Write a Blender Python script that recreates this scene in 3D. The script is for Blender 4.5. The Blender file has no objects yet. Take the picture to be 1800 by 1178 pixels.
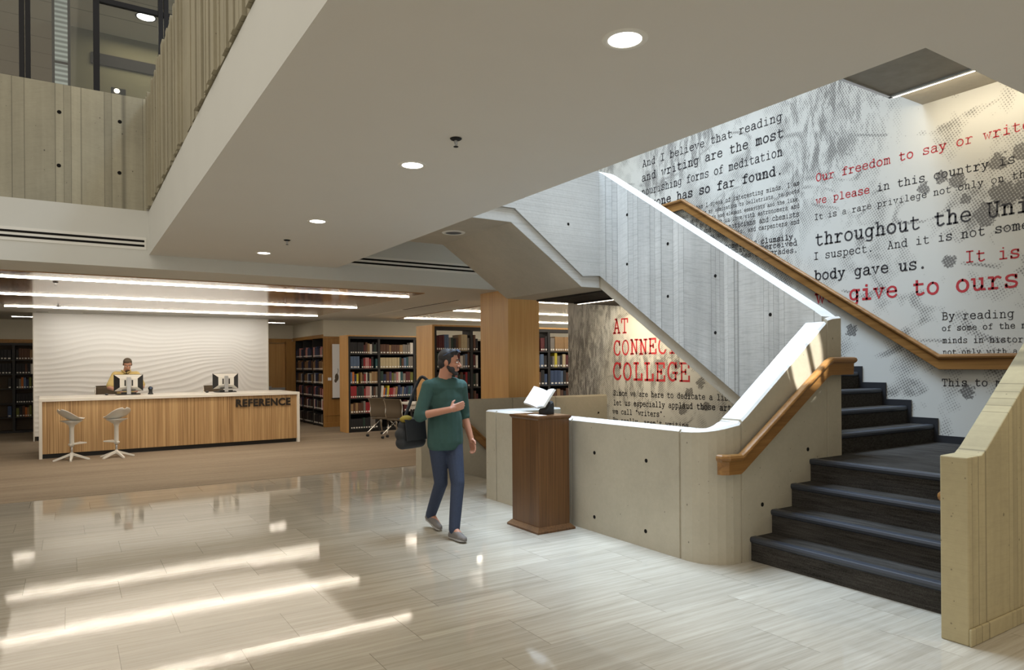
import bpy, bmesh, math, random
from mathutils import Vector, Matrix
R = math.radians
sc = bpy.context.scene
COL = sc.collection
random.seed(7)

# ------------------------------------------------------------------ camera
F, YAW, H0, HC, ROLL = 1211.0, R(32.69), 641.1, 1.6, R(0.4)
cd = bpy.data.cameras.new('camera'); cam = bpy.data.objects.new('camera', cd); COL.objects.link(cam)
cd.sensor_width = 36.0; cd.lens = 36.0 * F / 1800.0; cd.shift_y = (H0 - 589.0) / 1800.0
cd.clip_start = 0.05; cd.clip_end = 200
rv = Vector((math.cos(YAW), -math.sin(YAW), 0)); fv = Vector((math.sin(YAW), math.cos(YAW), 0)); uv = Vector((0, 0, 1))
xc = math.cos(ROLL) * rv - math.sin(ROLL) * uv; yc = math.sin(ROLL) * rv + math.cos(ROLL) * uv
m = Matrix((xc, yc, -fv)).transposed().to_4x4(); m.translation = Vector((0, 0, HC)); cam.matrix_world = m
sc.camera = cam

# ------------------------------------------------------------------ world, daylight, exposure
sc.view_settings.view_transform = 'Standard'; sc.view_settings.look = 'None'
sc.view_settings.gamma = 1.0; sc.view_settings.use_curve_mapping = False
sc.view_settings.exposure = 0.0
w = bpy.data.worlds.new('world'); sc.world = w; w.use_nodes = True
w.node_tree.nodes['Background'].inputs[0].default_value = (1.0, 0.93, 0.82, 1); w.node_tree.nodes['Background'].inputs[1].default_value = 0.92

def area(name, loc, size, energy, color, rot=(0, 0, 0), spread=180):
    l = bpy.data.lights.new(name, 'AREA'); l.shape = 'RECTANGLE'; l.size, l.size_y = size; l.energy = energy; l.color = color
    l.spread = R(spread); o = bpy.data.objects.new(name, l); o.location = loc; o.rotation_euler = rot; COL.objects.link(o); return o
area('assumed_skylight_stairwell', (4.4, 6.5, 9.3), (3.0, 4.6), 560, (0.64, 0.81, 1.0), spread=90)  # assumed skylight, unseen, added for the cool daylight over the stair
area('assumed_skylight_atrium', (-2.6, 1.5, 8.0), (5.5, 10.0), 90, (1.0, 0.87, 0.66))  # assumed overhead light, unseen, added for the warm lobby light
area('assumed_wall_wash', (1.8, 17.55, 2.77), (4.6, .10), 17, (1.0, 0.95, 0.87), rot=(R(24), 0, 0), spread=150)  # assumed lamp without a fixture, added to brighten the white wave wall
for p in ((4.9, .55, 2.95), (2.6, .1, 2.95), (6.8, .6, 2.95)): area('assumed_soffit_lamp', p, (.16, .16), 11, (1, .84, .60), spread=150)  # assumed lamps out of view, added to warm the right-hand parapet
area('library_fill', (1.6, 13.2, 2.77), (5.0, 4.0), 85, (1, .89, .74)); area('library_fill_right', (8.2, 13.2, 2.77), (2.6, 5.0), 60, (1, .89, .74))  # broad unseen fills added to brighten the library, without fixtures of their own

sl = bpy.data.lights.new('sun_beam', 'SPOT'); sl.energy = 30000; sl.spot_size = R(2.2); sl.spot_blend = 0.08; sl.use_square = True; sl.shadow_soft_size = 0.03; sl.color = (1.0, 0.97, 0.90)  # spot lamp added in place of sunlight for the parapet patch
so = bpy.data.objects.new('sun_beam', sl); COL.objects.link(so); SUN_T = Vector((5.34, 3.68, 1.70)); SUN_D = Vector((-.25, -.60, .76)).normalized()
so.location = SUN_T + SUN_D * 14; so.rotation_euler = (-SUN_D).to_track_quat('-Z', 'Y').to_euler()

# ------------------------------------------------------------------ node helpers
def newmat(name):
    mt = bpy.data.materials.new(name); mt.use_nodes = True
    nt = mt.node_tree
    return mt, nt, nt.nodes['Principled BSDF']
def setin(nt, s, v):
    if isinstance(v, bpy.types.NodeSocket): nt.links.new(v, s)
    else:
        if hasattr(s.default_value, '__len__') and not isinstance(v, (int, float)):
            v = tuple(v); n = len(s.default_value)
            s.default_value = v if len(v) == n else (v + (1,) * n)[:n]
        else: s.default_value = v
def nd(nt, typ, ins={}, **props):
    n = nt.nodes.new(typ)
    for k, v in props.items(): setattr(n, k, v)
    for k, v in ins.items(): setin(nt, n.inputs[k], v)
    return n
def mth(nt, op, a, b=0.0, c=0.0):
    n = nd(nt, 'ShaderNodeMath', {0: a, 1: b, 2: c}, operation=op); return n.outputs[0]
def objco(nt): return nd(nt, 'ShaderNodeTexCoord').outputs['Object']
def sep(nt, v):
    n = nd(nt, 'ShaderNodeSeparateXYZ', {0: v}); return n.outputs
def comb(nt, x, y, z): return nd(nt, 'ShaderNodeCombineXYZ', {0: x, 1: y, 2: z}).outputs[0]
def mapg(nt, v, scale=(1, 1, 1), loc=(0, 0, 0), rot=(0, 0, 0)):
    return nd(nt, 'ShaderNodeMapping', {'Vector': v, 'Scale': scale, 'Location': loc, 'Rotation': rot}).outputs[0]
def noise(nt, v, scale, detail=3, rough=0.55, dist=0.0):
    return nd(nt, 'ShaderNodeTexNoise', {'Vector': v, 'Scale': scale, 'Detail': detail, 'Roughness': rough, 'Distortion': dist}).outputs['Fac']
def ramp(nt, fac, stops):
    n = nd(nt, 'ShaderNodeValToRGB', {0: fac}); e = n.color_ramp.elements
    while len(e) < len(stops): e.new(0.5)
    for el, (p, c) in zip(e, stops):
        el.position = p; el.color = (c, c, c, 1) if isinstance(c, (int, float)) else (tuple(c) + (1,))[:4]
    return n.outputs[0]
def mixc(nt, fac, a, b, mode='MIX'):
    n = nd(nt, 'ShaderNodeMix', data_type='RGBA', blend_type=mode)
    for s, v in ((n.inputs[0], fac), (n.inputs[6], a), (n.inputs[7], b)): setin(nt, s, v)
    return n.outputs[2]
def bump(nt, h, strength=0.3, dist=0.01):
    return nd(nt, 'ShaderNodeBump', {'Height': h, 'Strength': strength, 'Distance': dist}).outputs[0]
def srgb(r, g, b):
    f = lambda c: ((c / 255 + 0.055) / 1.055) ** 2.4 if c > 10 else c / 255 / 12.92
    return (f(r), f(g), f(b))

def plain(name, col, rough=0.5, metal=0.0, spec=0.5, var=0.0, vscale=6):
    mt, nt, b = newmat(name)
    if var:
        nz = noise(nt, objco(nt), vscale)
        c = mixc(nt, nz, tuple(x * (1 - var) for x in col), tuple(min(1, x * (1 + var)) for x in col))
        setin(nt, b.inputs['Base Color'], c)
    else: setin(nt, b.inputs['Base Color'], col)
    b.inputs['Roughness'].default_value = rough; b.inputs['Metallic'].default_value = metal
    b.inputs['Specular IOR Level'].default_value = spec
    return mt
def emis(name, col, strength):
    mt, nt, b = newmat(name); setin(nt, b.inputs['Base Color'], col); setin(nt, b.inputs['Emission Color'], col)
    b.inputs['Emission Strength'].default_value = strength; return mt

def concrete(name, col, axis=None, width=0.10, holes=0.5, light=1.0, saw=0.5):
    mt, nt, b = newmat(name); co = objco(nt); s = sep(nt, co)
    n1 = noise(nt, co, 1.3, 5, 0.6); n2 = noise(nt, co, 28, 3)
    var = mth(nt, 'ADD', mth(nt, 'MULTIPLY', n1, 0.75), mth(nt, 'MULTIPLY', n2, 0.22))
    c = mixc(nt, var, tuple(x * 0.66 for x in col), tuple(min(1, x * 1.32) for x in col))
    hgt = mth(nt, 'MULTIPLY', n2, 0.25)
    if axis:
        t = s[0] if axis == 'x' else s[1]
        warp = nd(nt, 'ShaderNodeTexNoise', {'W': t, 'Scale': 3.1, 'Detail': 0}, noise_dimensions='1D').outputs['Fac']
        u = mth(nt, 'ADD', mth(nt, 'DIVIDE', t, width), mth(nt, 'MULTIPLY', warp, 3.2))
        cell = mth(nt, 'FLOOR', u); fr = mth(nt, 'FRACT', u)
        wn = nd(nt, 'ShaderNodeTexWhiteNoise', {'W': cell}, noise_dimensions='1D').outputs['Value']
        c = mixc(nt, 1.0, c, ramp(nt, wn, [(0, 0.80), (1, 1.10)]), 'MULTIPLY')
        edge = mth(nt, 'MINIMUM', fr, mth(nt, 'SUBTRACT', 1.0, fr))
        ln = ramp(nt, edge, [(0.0, 0.52), (0.035, 0.85), (0.06, 1.0)])
        c = mixc(nt, 1.0, c, ln, 'MULTIPLY')
        hgt = mth(nt, 'ADD', mth(nt, 'MULTIPLY', ln, 1.2), mth(nt, 'ADD', hgt, mth(nt, 'MULTIPLY', wn, 0.7)))
        if saw:
            tilt = mth(nt, 'ADD', s[2], mth(nt, 'MULTIPLY', t, mth(nt, 'MULTIPLY', mth(nt, 'SUBTRACT', wn, 0.5), 0.8)))
            sv = comb(nt, mth(nt, 'MULTIPLY', t, 5.0), mth(nt, 'MULTIPLY', cell, 3.7), mth(nt, 'MULTIPLY', tilt, 90))
            sn = noise(nt, sv, 1.0, 2, 0.6)
            c = mixc(nt, saw, c, mixc(nt, 1.0, c, ramp(nt, sn, [(0.36, 0.74), (0.52, 1.02)]), 'MULTIPLY'))
            hgt = mth(nt, 'ADD', hgt, mth(nt, 'MULTIPLY', sn, 0.4 * saw))
        streak = noise(nt, comb(nt, mth(nt, 'MULTIPLY', t, 9), 0.0, mth(nt, 'MULTIPLY', s[2], 0.5)), 1.0, 3)
        c = mixc(nt, 0.7, c, mixc(nt, 1.0, c, ramp(nt, streak, [(0.3, 0.82), (0.7, 1.1)]), 'MULTIPLY'))
    if holes:
        vo = nd(nt, 'ShaderNodeTexVoronoi', {'Vector': mapg(nt, co, (1, 1, 0.7)), 'Scale': 9.0, 'Randomness': 1.0})
        hs = sep(nt, vo.outputs['Color'])
        big = mth(nt, 'LESS_THAN', vo.outputs['Distance'], mth(nt, 'MULTIPLY', mth(nt, 'MAXIMUM', mth(nt, 'SUBTRACT', hs[0], 0.55), 0.0), 0.17))
        vo2 = nd(nt, 'ShaderNodeTexVoronoi', {'Vector': co, 'Scale': 26.0, 'Randomness': 1.0})
        hs2 = sep(nt, vo2.outputs['Color'])
        sm = mth(nt, 'LESS_THAN', vo2.outputs['Distance'], mth(nt, 'MULTIPLY', mth(nt, 'MAXIMUM', mth(nt, 'SUBTRACT', hs2[0], 0.72), 0.0), 0.5))
        hm = mth(nt, 'MAXIMUM', big, mth(nt, 'MULTIPLY', sm, 0.7))
        c = mixc(nt, mth(nt, 'MULTIPLY', hm, holes), c, tuple(x * 0.22 for x in col))
        hgt = mth(nt, 'SUBTRACT', hgt, mth(nt, 'MULTIPLY', hm, 0.6))
    setin(nt, b.inputs['Base Color'], c); b.inputs['Roughness'].default_value = 0.72; b.inputs['Specular IOR Level'].default_value = 0.35
    setin(nt, b.inputs['Normal'], bump(nt, hgt, 0.55, 0.006)); return mt

def wood(name, c1, c2, axis='z', scale=1.0, rough=0.42, fine=40, contrast=(0.3, 0.7), spec=0.4):
    mt, nt, b = newmat(name); co = objco(nt)
    k = {'x': (0.9, fine, fine), 'y': (fine, 0.9, fine), 'z': (fine, fine, 0.9)}[axis]
    k2 = {'x': (0.35, 5, 5), 'y': (5, 0.35, 5), 'z': (5, 5, 0.35)}[axis]
    n1 = noise(nt, mapg(nt, co, tuple(q * scale for q in k)), 1.0, 4, 0.6, 0.4)
    n2 = noise(nt, mapg(nt, co, tuple(q * scale for q in k2)), 1.0, 3, 0.5, 1.0)
    f = mth(nt, 'ADD', mth(nt, 'MULTIPLY', n1, 0.6), mth(nt, 'MULTIPLY', n2, 0.4))
    c = ramp(nt, f, [(contrast[0], c1), (contrast[1], c2)])
    setin(nt, b.inputs['Base Color'], c); b.inputs['Roughness'].default_value = rough; b.inputs['Specular IOR Level'].default_value = spec
    setin(nt, b.inputs['Normal'], bump(nt, n1, 0.12, 0.003)); return mt

# ------------------------------------------------------------------ materials
MT = {}
MT['drywall'] = plain('drywall_white', (0.60, 0.60, 0.56), 0.75, var=0.03, vscale=2)
MT['soffit'] = plain('soffit_paint', (0.64, 0.62, 0.58), 0.8, var=0.02, vscale=2)
MT['offwhite'] = plain('bulkhead_paint', (0.62, 0.58, 0.47), 0.8, var=0.03)
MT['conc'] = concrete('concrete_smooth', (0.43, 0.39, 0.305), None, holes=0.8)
MT['conc_lit_top'] = concrete('concrete_lit_top', (0.66, 0.66, 0.64), None, holes=0.4)  # paler than the faces: daylight on the tops is put into the colour
MT['conc_wall'] = concrete('concrete_board_flat', (0.43, 0.39, 0.305), 'y', 0.55, holes=0.8, saw=0)
MT['conc_board_y'] = concrete('concrete_boards', (0.54, 0.54, 0.52), 'y', 0.13, holes=0.8, saw=0.55)
MT['conc_board_x'] = concrete('concrete_boards_warm', (0.43, 0.365, 0.215), 'x', 0.15, holes=0.8, saw=0.15)
MT['conc_back'] = concrete('concrete_boards_upper', (0.39, 0.365, 0.275), 'x', 0.155, holes=0.9, saw=0.15)
MT['conc_rib'] = concrete('concrete_ribs', (0.33, 0.30, 0.215), None, holes=0.8)
MT['conc_soffit'] = concrete('concrete_soffit', (0.46, 0.42, 0.345), None, holes=0.25)
MT['dark'] = plain('dark_void', (0.012, 0.011, 0.010), 0.9, spec=0.1)
MT['oak'] = wood('oak_veneer', srgb(176, 132, 76), srgb(206, 164, 106), 'z', 1.0, 0.4)
MT['oak_dark'] = wood('oak_dark_veneer', srgb(146, 104, 52), srgb(176, 132, 74), 'z', 1.0, 0.45)
MT['rail'] = wood('oak_handrail', srgb(104, 70, 34), srgb(158, 116, 66), 'y', 1.0, 0.28, 30)
MT['rail_x'] = wood('oak_handrail_x', srgb(104, 70, 34), srgb(158, 116, 66), 'x', 1.0, 0.28, 30)
MT['walnut'] = wood('walnut', srgb(66, 44, 26), srgb(122, 86, 52), 'z', 1.0, 0.34, 60, (0.25, 0.75))
MT['white_ss'] = plain('white_solid_surface', (0.80, 0.77, 0.70), 0.3)
MT['wave'] = plain('white_sculpted_panel', (0.88, 0.87, 0.84), 0.45)
MT['black'] = plain('black_metal', (0.012, 0.012, 0.013), 0.45)
MT['shelf'] = plain('black_shelf_steel', (0.016, 0.015, 0.014), 0.55)
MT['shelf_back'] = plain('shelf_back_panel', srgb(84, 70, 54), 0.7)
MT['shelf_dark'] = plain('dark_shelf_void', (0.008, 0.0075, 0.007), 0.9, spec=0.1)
MT['chrome'] = plain('polished_aluminium', (0.72, 0.70, 0.66), 0.2, 1.0)
MT['alu'] = plain('brushed_aluminium', (0.55, 0.56, 0.57), 0.35, 0.8)
MT['white_plastic'] = plain('white_plastic', (0.72, 0.71, 0.66), 0.35)
MT['mesh'] = plain('grey_mesh_fabric', srgb(96, 84, 68), 0.85, var=0.15, vscale=200)
MT['grey_frame'] = plain('dark_window_frame', (0.016, 0.016, 0.018), 0.6, spec=0.2)
MT['nosing'] = plain('rubber_nosing', (0.035, 0.04, 0.052), 0.38)
MT['skirt'] = plain('black_skirting', (0.022, 0.023, 0.027), 0.45)
MT['letter_black'] = plain('ink_black', (0.028, 0.027, 0.032), 0.6, var=0.5, vscale=40)
MT['letter_red'] = plain('ink_red', srgb(176, 44, 52), 0.6, var=0.25, vscale=40)
MT['sign'] = plain('sign_black', (0.018, 0.014, 0.011), 0.4)
MT['led'] = emis('led_strip', (1.0, 0.89, 0.74), 38.0)
MT['led_dim'] = emis('led_strip_small', (1.0, 0.86, 0.66), 6.0)
MT['led_cool'] = emis('led_warmwhite', (1.0, 0.90, 0.70), 12.0)
MT['lamp'] = emis('downlight_lens', (1.0, 0.95, 0.86), 9.0)
MT['paper'] = plain('paper', (0.86, 0.86, 0.86), 0.6)
MT['jeans'] = plain('denim', srgb(46, 56, 78), 0.85, var=0.2, vscale=60)
MT['shirt'] = plain('teal_cotton', srgb(50, 80, 76), 0.9, var=0.12, vscale=20)
MT['skin'] = plain('skin', srgb(176, 124, 100), 0.5, var=0.06)
MT['skin_fair'] = plain('fair_skin', srgb(206, 156, 132), 0.5, var=0.06)
MT['hair'] = plain('dark_hair', (0.016, 0.013, 0.014), 0.6, var=0.4, vscale=80)
MT['hair_grey'] = plain('greying_hair', srgb(92, 80, 66), 0.7, var=0.35, vscale=80)
MT['shoe'] = plain('grey_suede', srgb(112, 108, 106), 0.85, var=0.1, vscale=30)
MT['sole'] = plain('pale_sole', srgb(150, 148, 146), 0.7)
MT['bag'] = plain('black_nylon', srgb(34, 36, 40), 0.7, var=0.2, vscale=40)
MT['yellow'] = plain('mustard_cloth', srgb(140, 122, 40), 0.8)
MT['shirt_y'] = plain('pale_yellow_cotton', srgb(214, 192, 128), 0.85, var=0.06, vscale=15)
MT['tee_dark'] = plain('dark_tee', (0.02, 0.02, 0.022), 0.9)
MT['trouser'] = plain('grey_trousers', srgb(70, 66, 60), 0.9)
MT['eye'] = plain('eye_white', (0.75, 0.73, 0.70), 0.3)
MT['iris'] = plain('iris_dark', (0.02, 0.014, 0.010), 0.2)
MT['lip'] = plain('lips', srgb(150, 92, 80), 0.5)
MT['glass_dark'] = plain('tinted_lens', srgb(60, 76, 104), 0.1)

def tile_mat():
    mt, nt, b = newmat('travertine_tile'); s = sep(nt, objco(nt))
    yy = mth(nt, 'DIVIDE', s[1], 0.457); row = mth(nt, 'FLOOR', yy); fy = mth(nt, 'FRACT', yy)
    xx = mth(nt, 'ADD', mth(nt, 'DIVIDE', s[0], 0.914), mth(nt, 'MULTIPLY', row, -0.36)); cx_ = mth(nt, 'FLOOR', xx); fx = mth(nt, 'FRACT', xx)
    wn = nd(nt, 'ShaderNodeTexWhiteNoise', {'Vector': comb(nt, cx_, row, 0.0)}, noise_dimensions='2D').outputs['Value']
    v = comb(nt, mth(nt, 'ADD', mth(nt, 'MULTIPLY', s[0], 0.9), mth(nt, 'MULTIPLY', wn, 40)), mth(nt, 'ADD', mth(nt, 'MULTIPLY', s[1], 26), mth(nt, 'MULTIPLY', s[0], 0.6)), mth(nt, 'MULTIPLY', wn, 9))
    n1 = noise(nt, v, 1.0, 5, 0.62, 0.35)
    v2 = comb(nt, mth(nt, 'MULTIPLY', s[0], 6.0), mth(nt, 'MULTIPLY', s[1], 140), wn)
    n2 = noise(nt, v2, 1.0, 2)
    f = mth(nt, 'ADD', mth(nt, 'MULTIPLY', n1, 0.75), mth(nt, 'MULTIPLY', n2, 0.25))
    c = ramp(nt, f, [(0.28, (0.31, 0.280, 0.225)), (0.5, (0.42, 0.388, 0.325)), (0.72, (0.52, 0.488, 0.42))])
    c = mixc(nt, 1.0, c, ramp(nt, wn, [(0, 0.90), (1, 1.06)]), 'MULTIPLY')
    jx = mth(nt, 'LESS_THAN', fx, 0.0035); jy = mth(nt, 'LESS_THAN', fy, 0.004)
    j = mth(nt, 'MAXIMUM', jx, mth(nt, 'MULTIPLY', jy, 0.35))
    c = mixc(nt, mth(nt, 'MULTIPLY', j, 0.75), c, (0.12, 0.105, 0.085))
    setin(nt, b.inputs['Base Color'], c)
    setin(nt, b.inputs['Roughness'], ramp(nt, n2, [(0.3, 0.03), (0.7, 0.07)]))
    b.inputs['Specular IOR Level'].default_value = 0.5
    h = mth(nt, 'ADD', mth(nt, 'MULTIPLY', n2, 0.5), noise(nt, comb(nt, mth(nt, 'MULTIPLY', s[0], 38), mth(nt, 'MULTIPLY', s[1], 75), 0.0), 1.0, 1))
    h = mth(nt, 'SUBTRACT', h, mth(nt, 'MULTIPLY', j, 1.0))
    h = mth(nt, 'ADD', h, mth(nt, 'MULTIPLY', mth(nt, 'SUBTRACT', wn, 0.5), mth(nt, 'MULTIPLY', mth(nt, 'ADD', fx, fy), 30.0)))
    setin(nt, b.inputs['Normal'], bump(nt, h, 0.085, 0.0010)); return mt
MT['tile'] = tile_mat()
def carpet_mat(name, c1, c2, ax=(0.8, 30, 30), spec=0.1, big=0.3):
    mt, nt, b = newmat(name); co = objco(nt)
    n1 = noise(nt, mapg(nt, co, ax), 1.0, 4, 0.65)
    n2 = noise(nt, mapg(nt, co, (ax[0] * 30, 160, 160)), 1.0, 2)
    n3 = noise(nt, mapg(nt, co, (0.15, 1.6, 1.6)), 1.0, 2)
    f = mth(nt, 'ADD', mth(nt, 'ADD', mth(nt, 'MULTIPLY', n1, 0.4), mth(nt, 'MULTIPLY', n2, 0.3)), mth(nt, 'MULTIPLY', n3, big))
    setin(nt, b.inputs['Base Color'], ramp(nt, f, [(0.34, c1), (0.66, c2)])); b.inputs['Roughness'].default_value = 0.95
    b.inputs['Specular IOR Level'].default_value = spec
    setin(nt, b.inputs['Normal'], bump(nt, n2, 0.4, 0.004)); return mt
MT['carpet'] = carpet_mat('carpet_taupe', (0.19, 0.15, 0.108), (0.36, 0.295, 0.22))
MT['carpet_stair'] = carpet_mat('carpet_charcoal', (0.016, 0.014, 0.012), (0.095, 0.088, 0.080), (30, 3.0, 60), 0.1, 0.2)

def desk_mat():
    mt, nt, b = newmat('zebrano_laminate'); s = sep(nt, objco(nt))
    v = comb(nt, mth(nt, 'MULTIPLY', s[0], 85), mth(nt, 'MULTIPLY', s[1], 85), mth(nt, 'MULTIPLY', s[2], 0.5))
    n = noise(nt, v, 1.0, 3, 0.7)
    st = nd(nt, 'ShaderNodeTexWhiteNoise', {'W': mth(nt, 'FLOOR', mth(nt, 'MULTIPLY', s[0], 9))}, noise_dimensions='1D').outputs['Value']
    f = mth(nt, 'ADD', mth(nt, 'MULTIPLY', n, 0.92), mth(nt, 'MULTIPLY', st, 0.08))
    setin(nt, b.inputs['Base Color'], ramp(nt, f, [(0.30, srgb(126, 94, 58)), (0.5, srgb(184, 148, 102)), (0.66, srgb(214, 182, 134))]))
    b.inputs['Roughness'].default_value = 0.45; return mt
MT['zebra'] = desk_mat()
def ceilwood_mat():
    mt, nt, b = newmat('glossy_wood_ceiling'); s = sep(nt, objco(nt))
    n = noise(nt, comb(nt, mth(nt, 'MULTIPLY', s[0], 0.7), mth(nt, 'MULTIPLY', s[1], 34), 0.0), 1.0, 3)
    c = ramp(nt, n, [(0.3, srgb(146, 104, 62)), (0.7, srgb(172, 130, 84))])
    yy = mth(nt, 'FRACT', mth(nt, 'DIVIDE', s[1], 0.31)); ly = mth(nt, 'LESS_THAN', yy, 0.03)
    xx = mth(nt, 'FRACT', mth(nt, 'ADD', mth(nt, 'DIVIDE', s[0], 0.61), 0.77)); lx = mth(nt, 'LESS_THAN', xx, 0.022)
    ln = mth(nt, 'MAXIMUM', ly, lx)
    c = mixc(nt, mth(nt, 'MULTIPLY', ln, 0.7), c, srgb(66, 44, 24))
    setin(nt, b.inputs['Base Color'], c); b.inputs['Roughness'].default_value = 0.16; b.inputs['Specular IOR Level'].default_value = 0.9; b.inputs['Coat Weight'].default_value = 0.6; b.inputs['Coat Roughness'].default_value = 0.10
    setin(nt, b.inputs['Normal'], bump(nt, mth(nt, 'SUBTRACT', 1.0, ln), 0.3, 0.003)); return mt
MT['ceilwood'] = ceilwood_mat()
def acoustic_mat():
    mt, nt, b = newmat('acoustic_ceiling_tile'); s = sep(nt, objco(nt))
    fx = mth(nt, 'LESS_THAN', mth(nt, 'FRACT', mth(nt, 'DIVIDE', s[0], 1.22)), 0.02)
    fy = mth(nt, 'LESS_THAN', mth(nt, 'FRACT', mth(nt, 'DIVIDE', s[1], 0.61)), 0.025)
    setin(nt, b.inputs['Base Color'], mixc(nt, mth(nt, 'MAXIMUM', fx, fy), (0.50, 0.455, 0.36), (0.20, 0.18, 0.14))); b.inputs['Roughness'].default_value = 0.9
    return mt
MT['acoustic'] = acoustic_mat()
def glass_mat():
    mt = bpy.data.materials.new('window_glass'); mt.use_nodes = True; nt = mt.node_tree; nt.nodes.clear()
    o = nd(nt, 'ShaderNodeOutputMaterial'); tr = nd(nt, 'ShaderNodeBsdfTransparent', {0: (0.80, 0.82, 0.80, 1)}); gl = nd(nt, 'ShaderNodeBsdfGlossy', {'Roughness': 0.03})
    fr = nd(nt, 'ShaderNodeFresnel', {'IOR': 1.5}); mx = nd(nt, 'ShaderNodeMixShader', {0: fr.outputs[0], 1: tr.outputs[0], 2: gl.outputs[0]})
    nt.links.new(mx.outputs[0], o.inputs[0]); return mt
MT['glass'] = glass_mat()

def mural_mat():
    """printed wallpaper: white ground, grey halftone smears and blots made of small dots"""
    mt, nt, b = newmat('mural_print'); s = sep(nt, objco(nt)); y, z = s[1], s[2]
    p = comb(nt, y, z, 0.0)
    # soft ink densities: vertical smears at the far end, thin dotted contours and round blots nearer
    yn = mth(nt, 'ADD', mth(nt, 'DIVIDE', mth(nt, 'SUBTRACT', y, 3.0), 6.0), mth(nt, 'MULTIPLY', ramp(nt, mth(nt, 'SUBTRACT', z, 3.3), [(0.2, 0.0), (0.7, 1.0)]), 0.14))
    far = ramp(nt, yn, [(0.30, 0.0), (0.44, 1.0)])
    patch = noise(nt, mapg(nt, p, (0.9, 1.1, 1), (3.1, 1.7, 0)), 1.0, 2, 0.5)
    pm = ramp(nt, patch, [(0.40, 0.0), (0.56, 1.0)])
    streak = noise(nt, mapg(nt, p, (9.5, 2.8, 1)), 1.0, 3, 0.65, 0.35)
    d1 = mth(nt, 'MULTIPLY', ramp(nt, streak, [(0.43, 0.06), (0.60, 0.70)]), mth(nt, 'MULTIPLY', pm, far))
    line = noise(nt, mapg(nt, p, (0.9, 1.5, 1), (1.3, 5.1, 0)), 1.0, 0.6, 0.4, 0.9)
    lm = ramp(nt, mth(nt, 'ABSOLUTE', mth(nt, 'SUBTRACT', line, 0.5)), [(0.0, 0.55), (0.018, 0.38), (0.038, 0.0)])
    brk = ramp(nt, noise(nt, mapg(nt, p, (3.5, 3.5, 1), (9, 4, 0)), 1.0, 2), [(0.42, 0.0), (0.58, 1.0)])
    d4 = mth(nt, 'MULTIPLY', lm, brk)
    wash = mth(nt, 'MULTIPLY', ramp(nt, noise(nt, mapg(nt, p, (2.2, 1.6, 1), (5, 8, 0)), 1.0, 3, 0.6), [(0.52, 0.0), (0.68, 0.34)]), 1.0)
    bw = noise(nt, mapg(nt, p, (12, 12, 1)), 1.0, 3, 0.7)
    d2 = -1.0
    for (by, bz, br) in ((3.79, 3.44, 0.060), (3.62, 3.52, 0.060), (3.46, 3.45, 0.075), (3.09, 3.55, 0.083), (2.90, 3.61, 0.071), (3.39, 3.25, 0.052), (3.05, 3.22, 0.132), (3.21, 3.07, 0.108), (2.91, 3.22, 0.108), (3.55, 2.64, 0.065), (3.39, 1.29, 0.070), (4.61, 1.96, 0.066), (6.90, 1.92, 0.114), (7.70, 1.59, 0.088), (7.12, 1.17, 0.075), (6.89, 1.31, 0.073), (7.35, 1.59, 0.077), (6.79, 0.98, 0.065), (7.24, 0.92, 0.076),):
        ds = nd(nt, 'ShaderNodeVectorMath', {0: p, 1: (by, bz, 0)}, operation='DISTANCE').outputs['Value']
        q = mth(nt, 'SUBTRACT', 1.0, mth(nt, 'DIVIDE', ds, br * 1.15))
        d2 = mth(nt, 'MAXIMUM', d2, q)
    d2 = ramp(nt, mth(nt, 'ADD', d2, mth(nt, 'MULTIPLY', mth(nt, 'SUBTRACT', bw, 0.5), 2.0)), [(0.03, 0.0), (0.20, 0.78)])
    reeds = ramp(nt, mth(nt, 'DIVIDE', mth(nt, 'SUBTRACT', y, 8.55), 1.6), [(0.0, 0.0), (0.5, 1.0)])
    low = ramp(nt, mth(nt, 'DIVIDE', z, 2.8), [(0.70, 1.0), (0.95, 0.15)])
    rn = noise(nt, mapg(nt, p, (13.0, 2.6, 1), (2, 1, 0)), 1.0, 3, 0.65, 1.3)
    d3 = mth(nt, 'MULTIPLY', mth(nt, 'MULTIPLY', reeds, low), ramp(nt, rn, [(0.42, 0.08), (0.58, 0.88)]))
    d = mth(nt, 'MAXIMUM', mth(nt, 'MAXIMUM', d1, d2), mth(nt, 'MAXIMUM', mth(nt, 'MAXIMUM', d4, wash), d3))
    # halftone screen of small dots
    sc_ = 40.0
    vo = nd(nt, 'ShaderNodeTexVoronoi', {'Vector': mapg(nt, p, (sc_, sc_ * 0.87, 1), (0, 0, 0), (0, 0, 0.5)), 'Scale': 1.0, 'Randomness': 0.10}, voronoi_dimensions='2D')
    r = mth(nt, 'MULTIPLY', mth(nt, 'SQRT', d), 0.62)
    ink = mth(nt, 'MULTIPLY', ramp(nt, mth(nt, 'ADD', mth(nt, 'SUBTRACT', r, vo.outputs['Distance']), 0.5), [(0.42, 0.0), (0.62, 1.0)]), mth(nt, 'GREATER_THAN', d, 0.04))
    ink = mth(nt, 'ADD', mth(nt, 'MULTIPLY', ink, 0.56), mth(nt, 'MULTIPLY', d, 0.32))
    setin(nt, b.inputs['Base Color'], mixc(nt, ink, (0.57, 0.57, 0.535), (0.06, 0.055, 0.055)))
    b.inputs['Roughness'].default_value = 0.5; b.inputs['Specular IOR Level'].default_value = 0.3; return mt
MT['mural'] = mural_mat()

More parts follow.
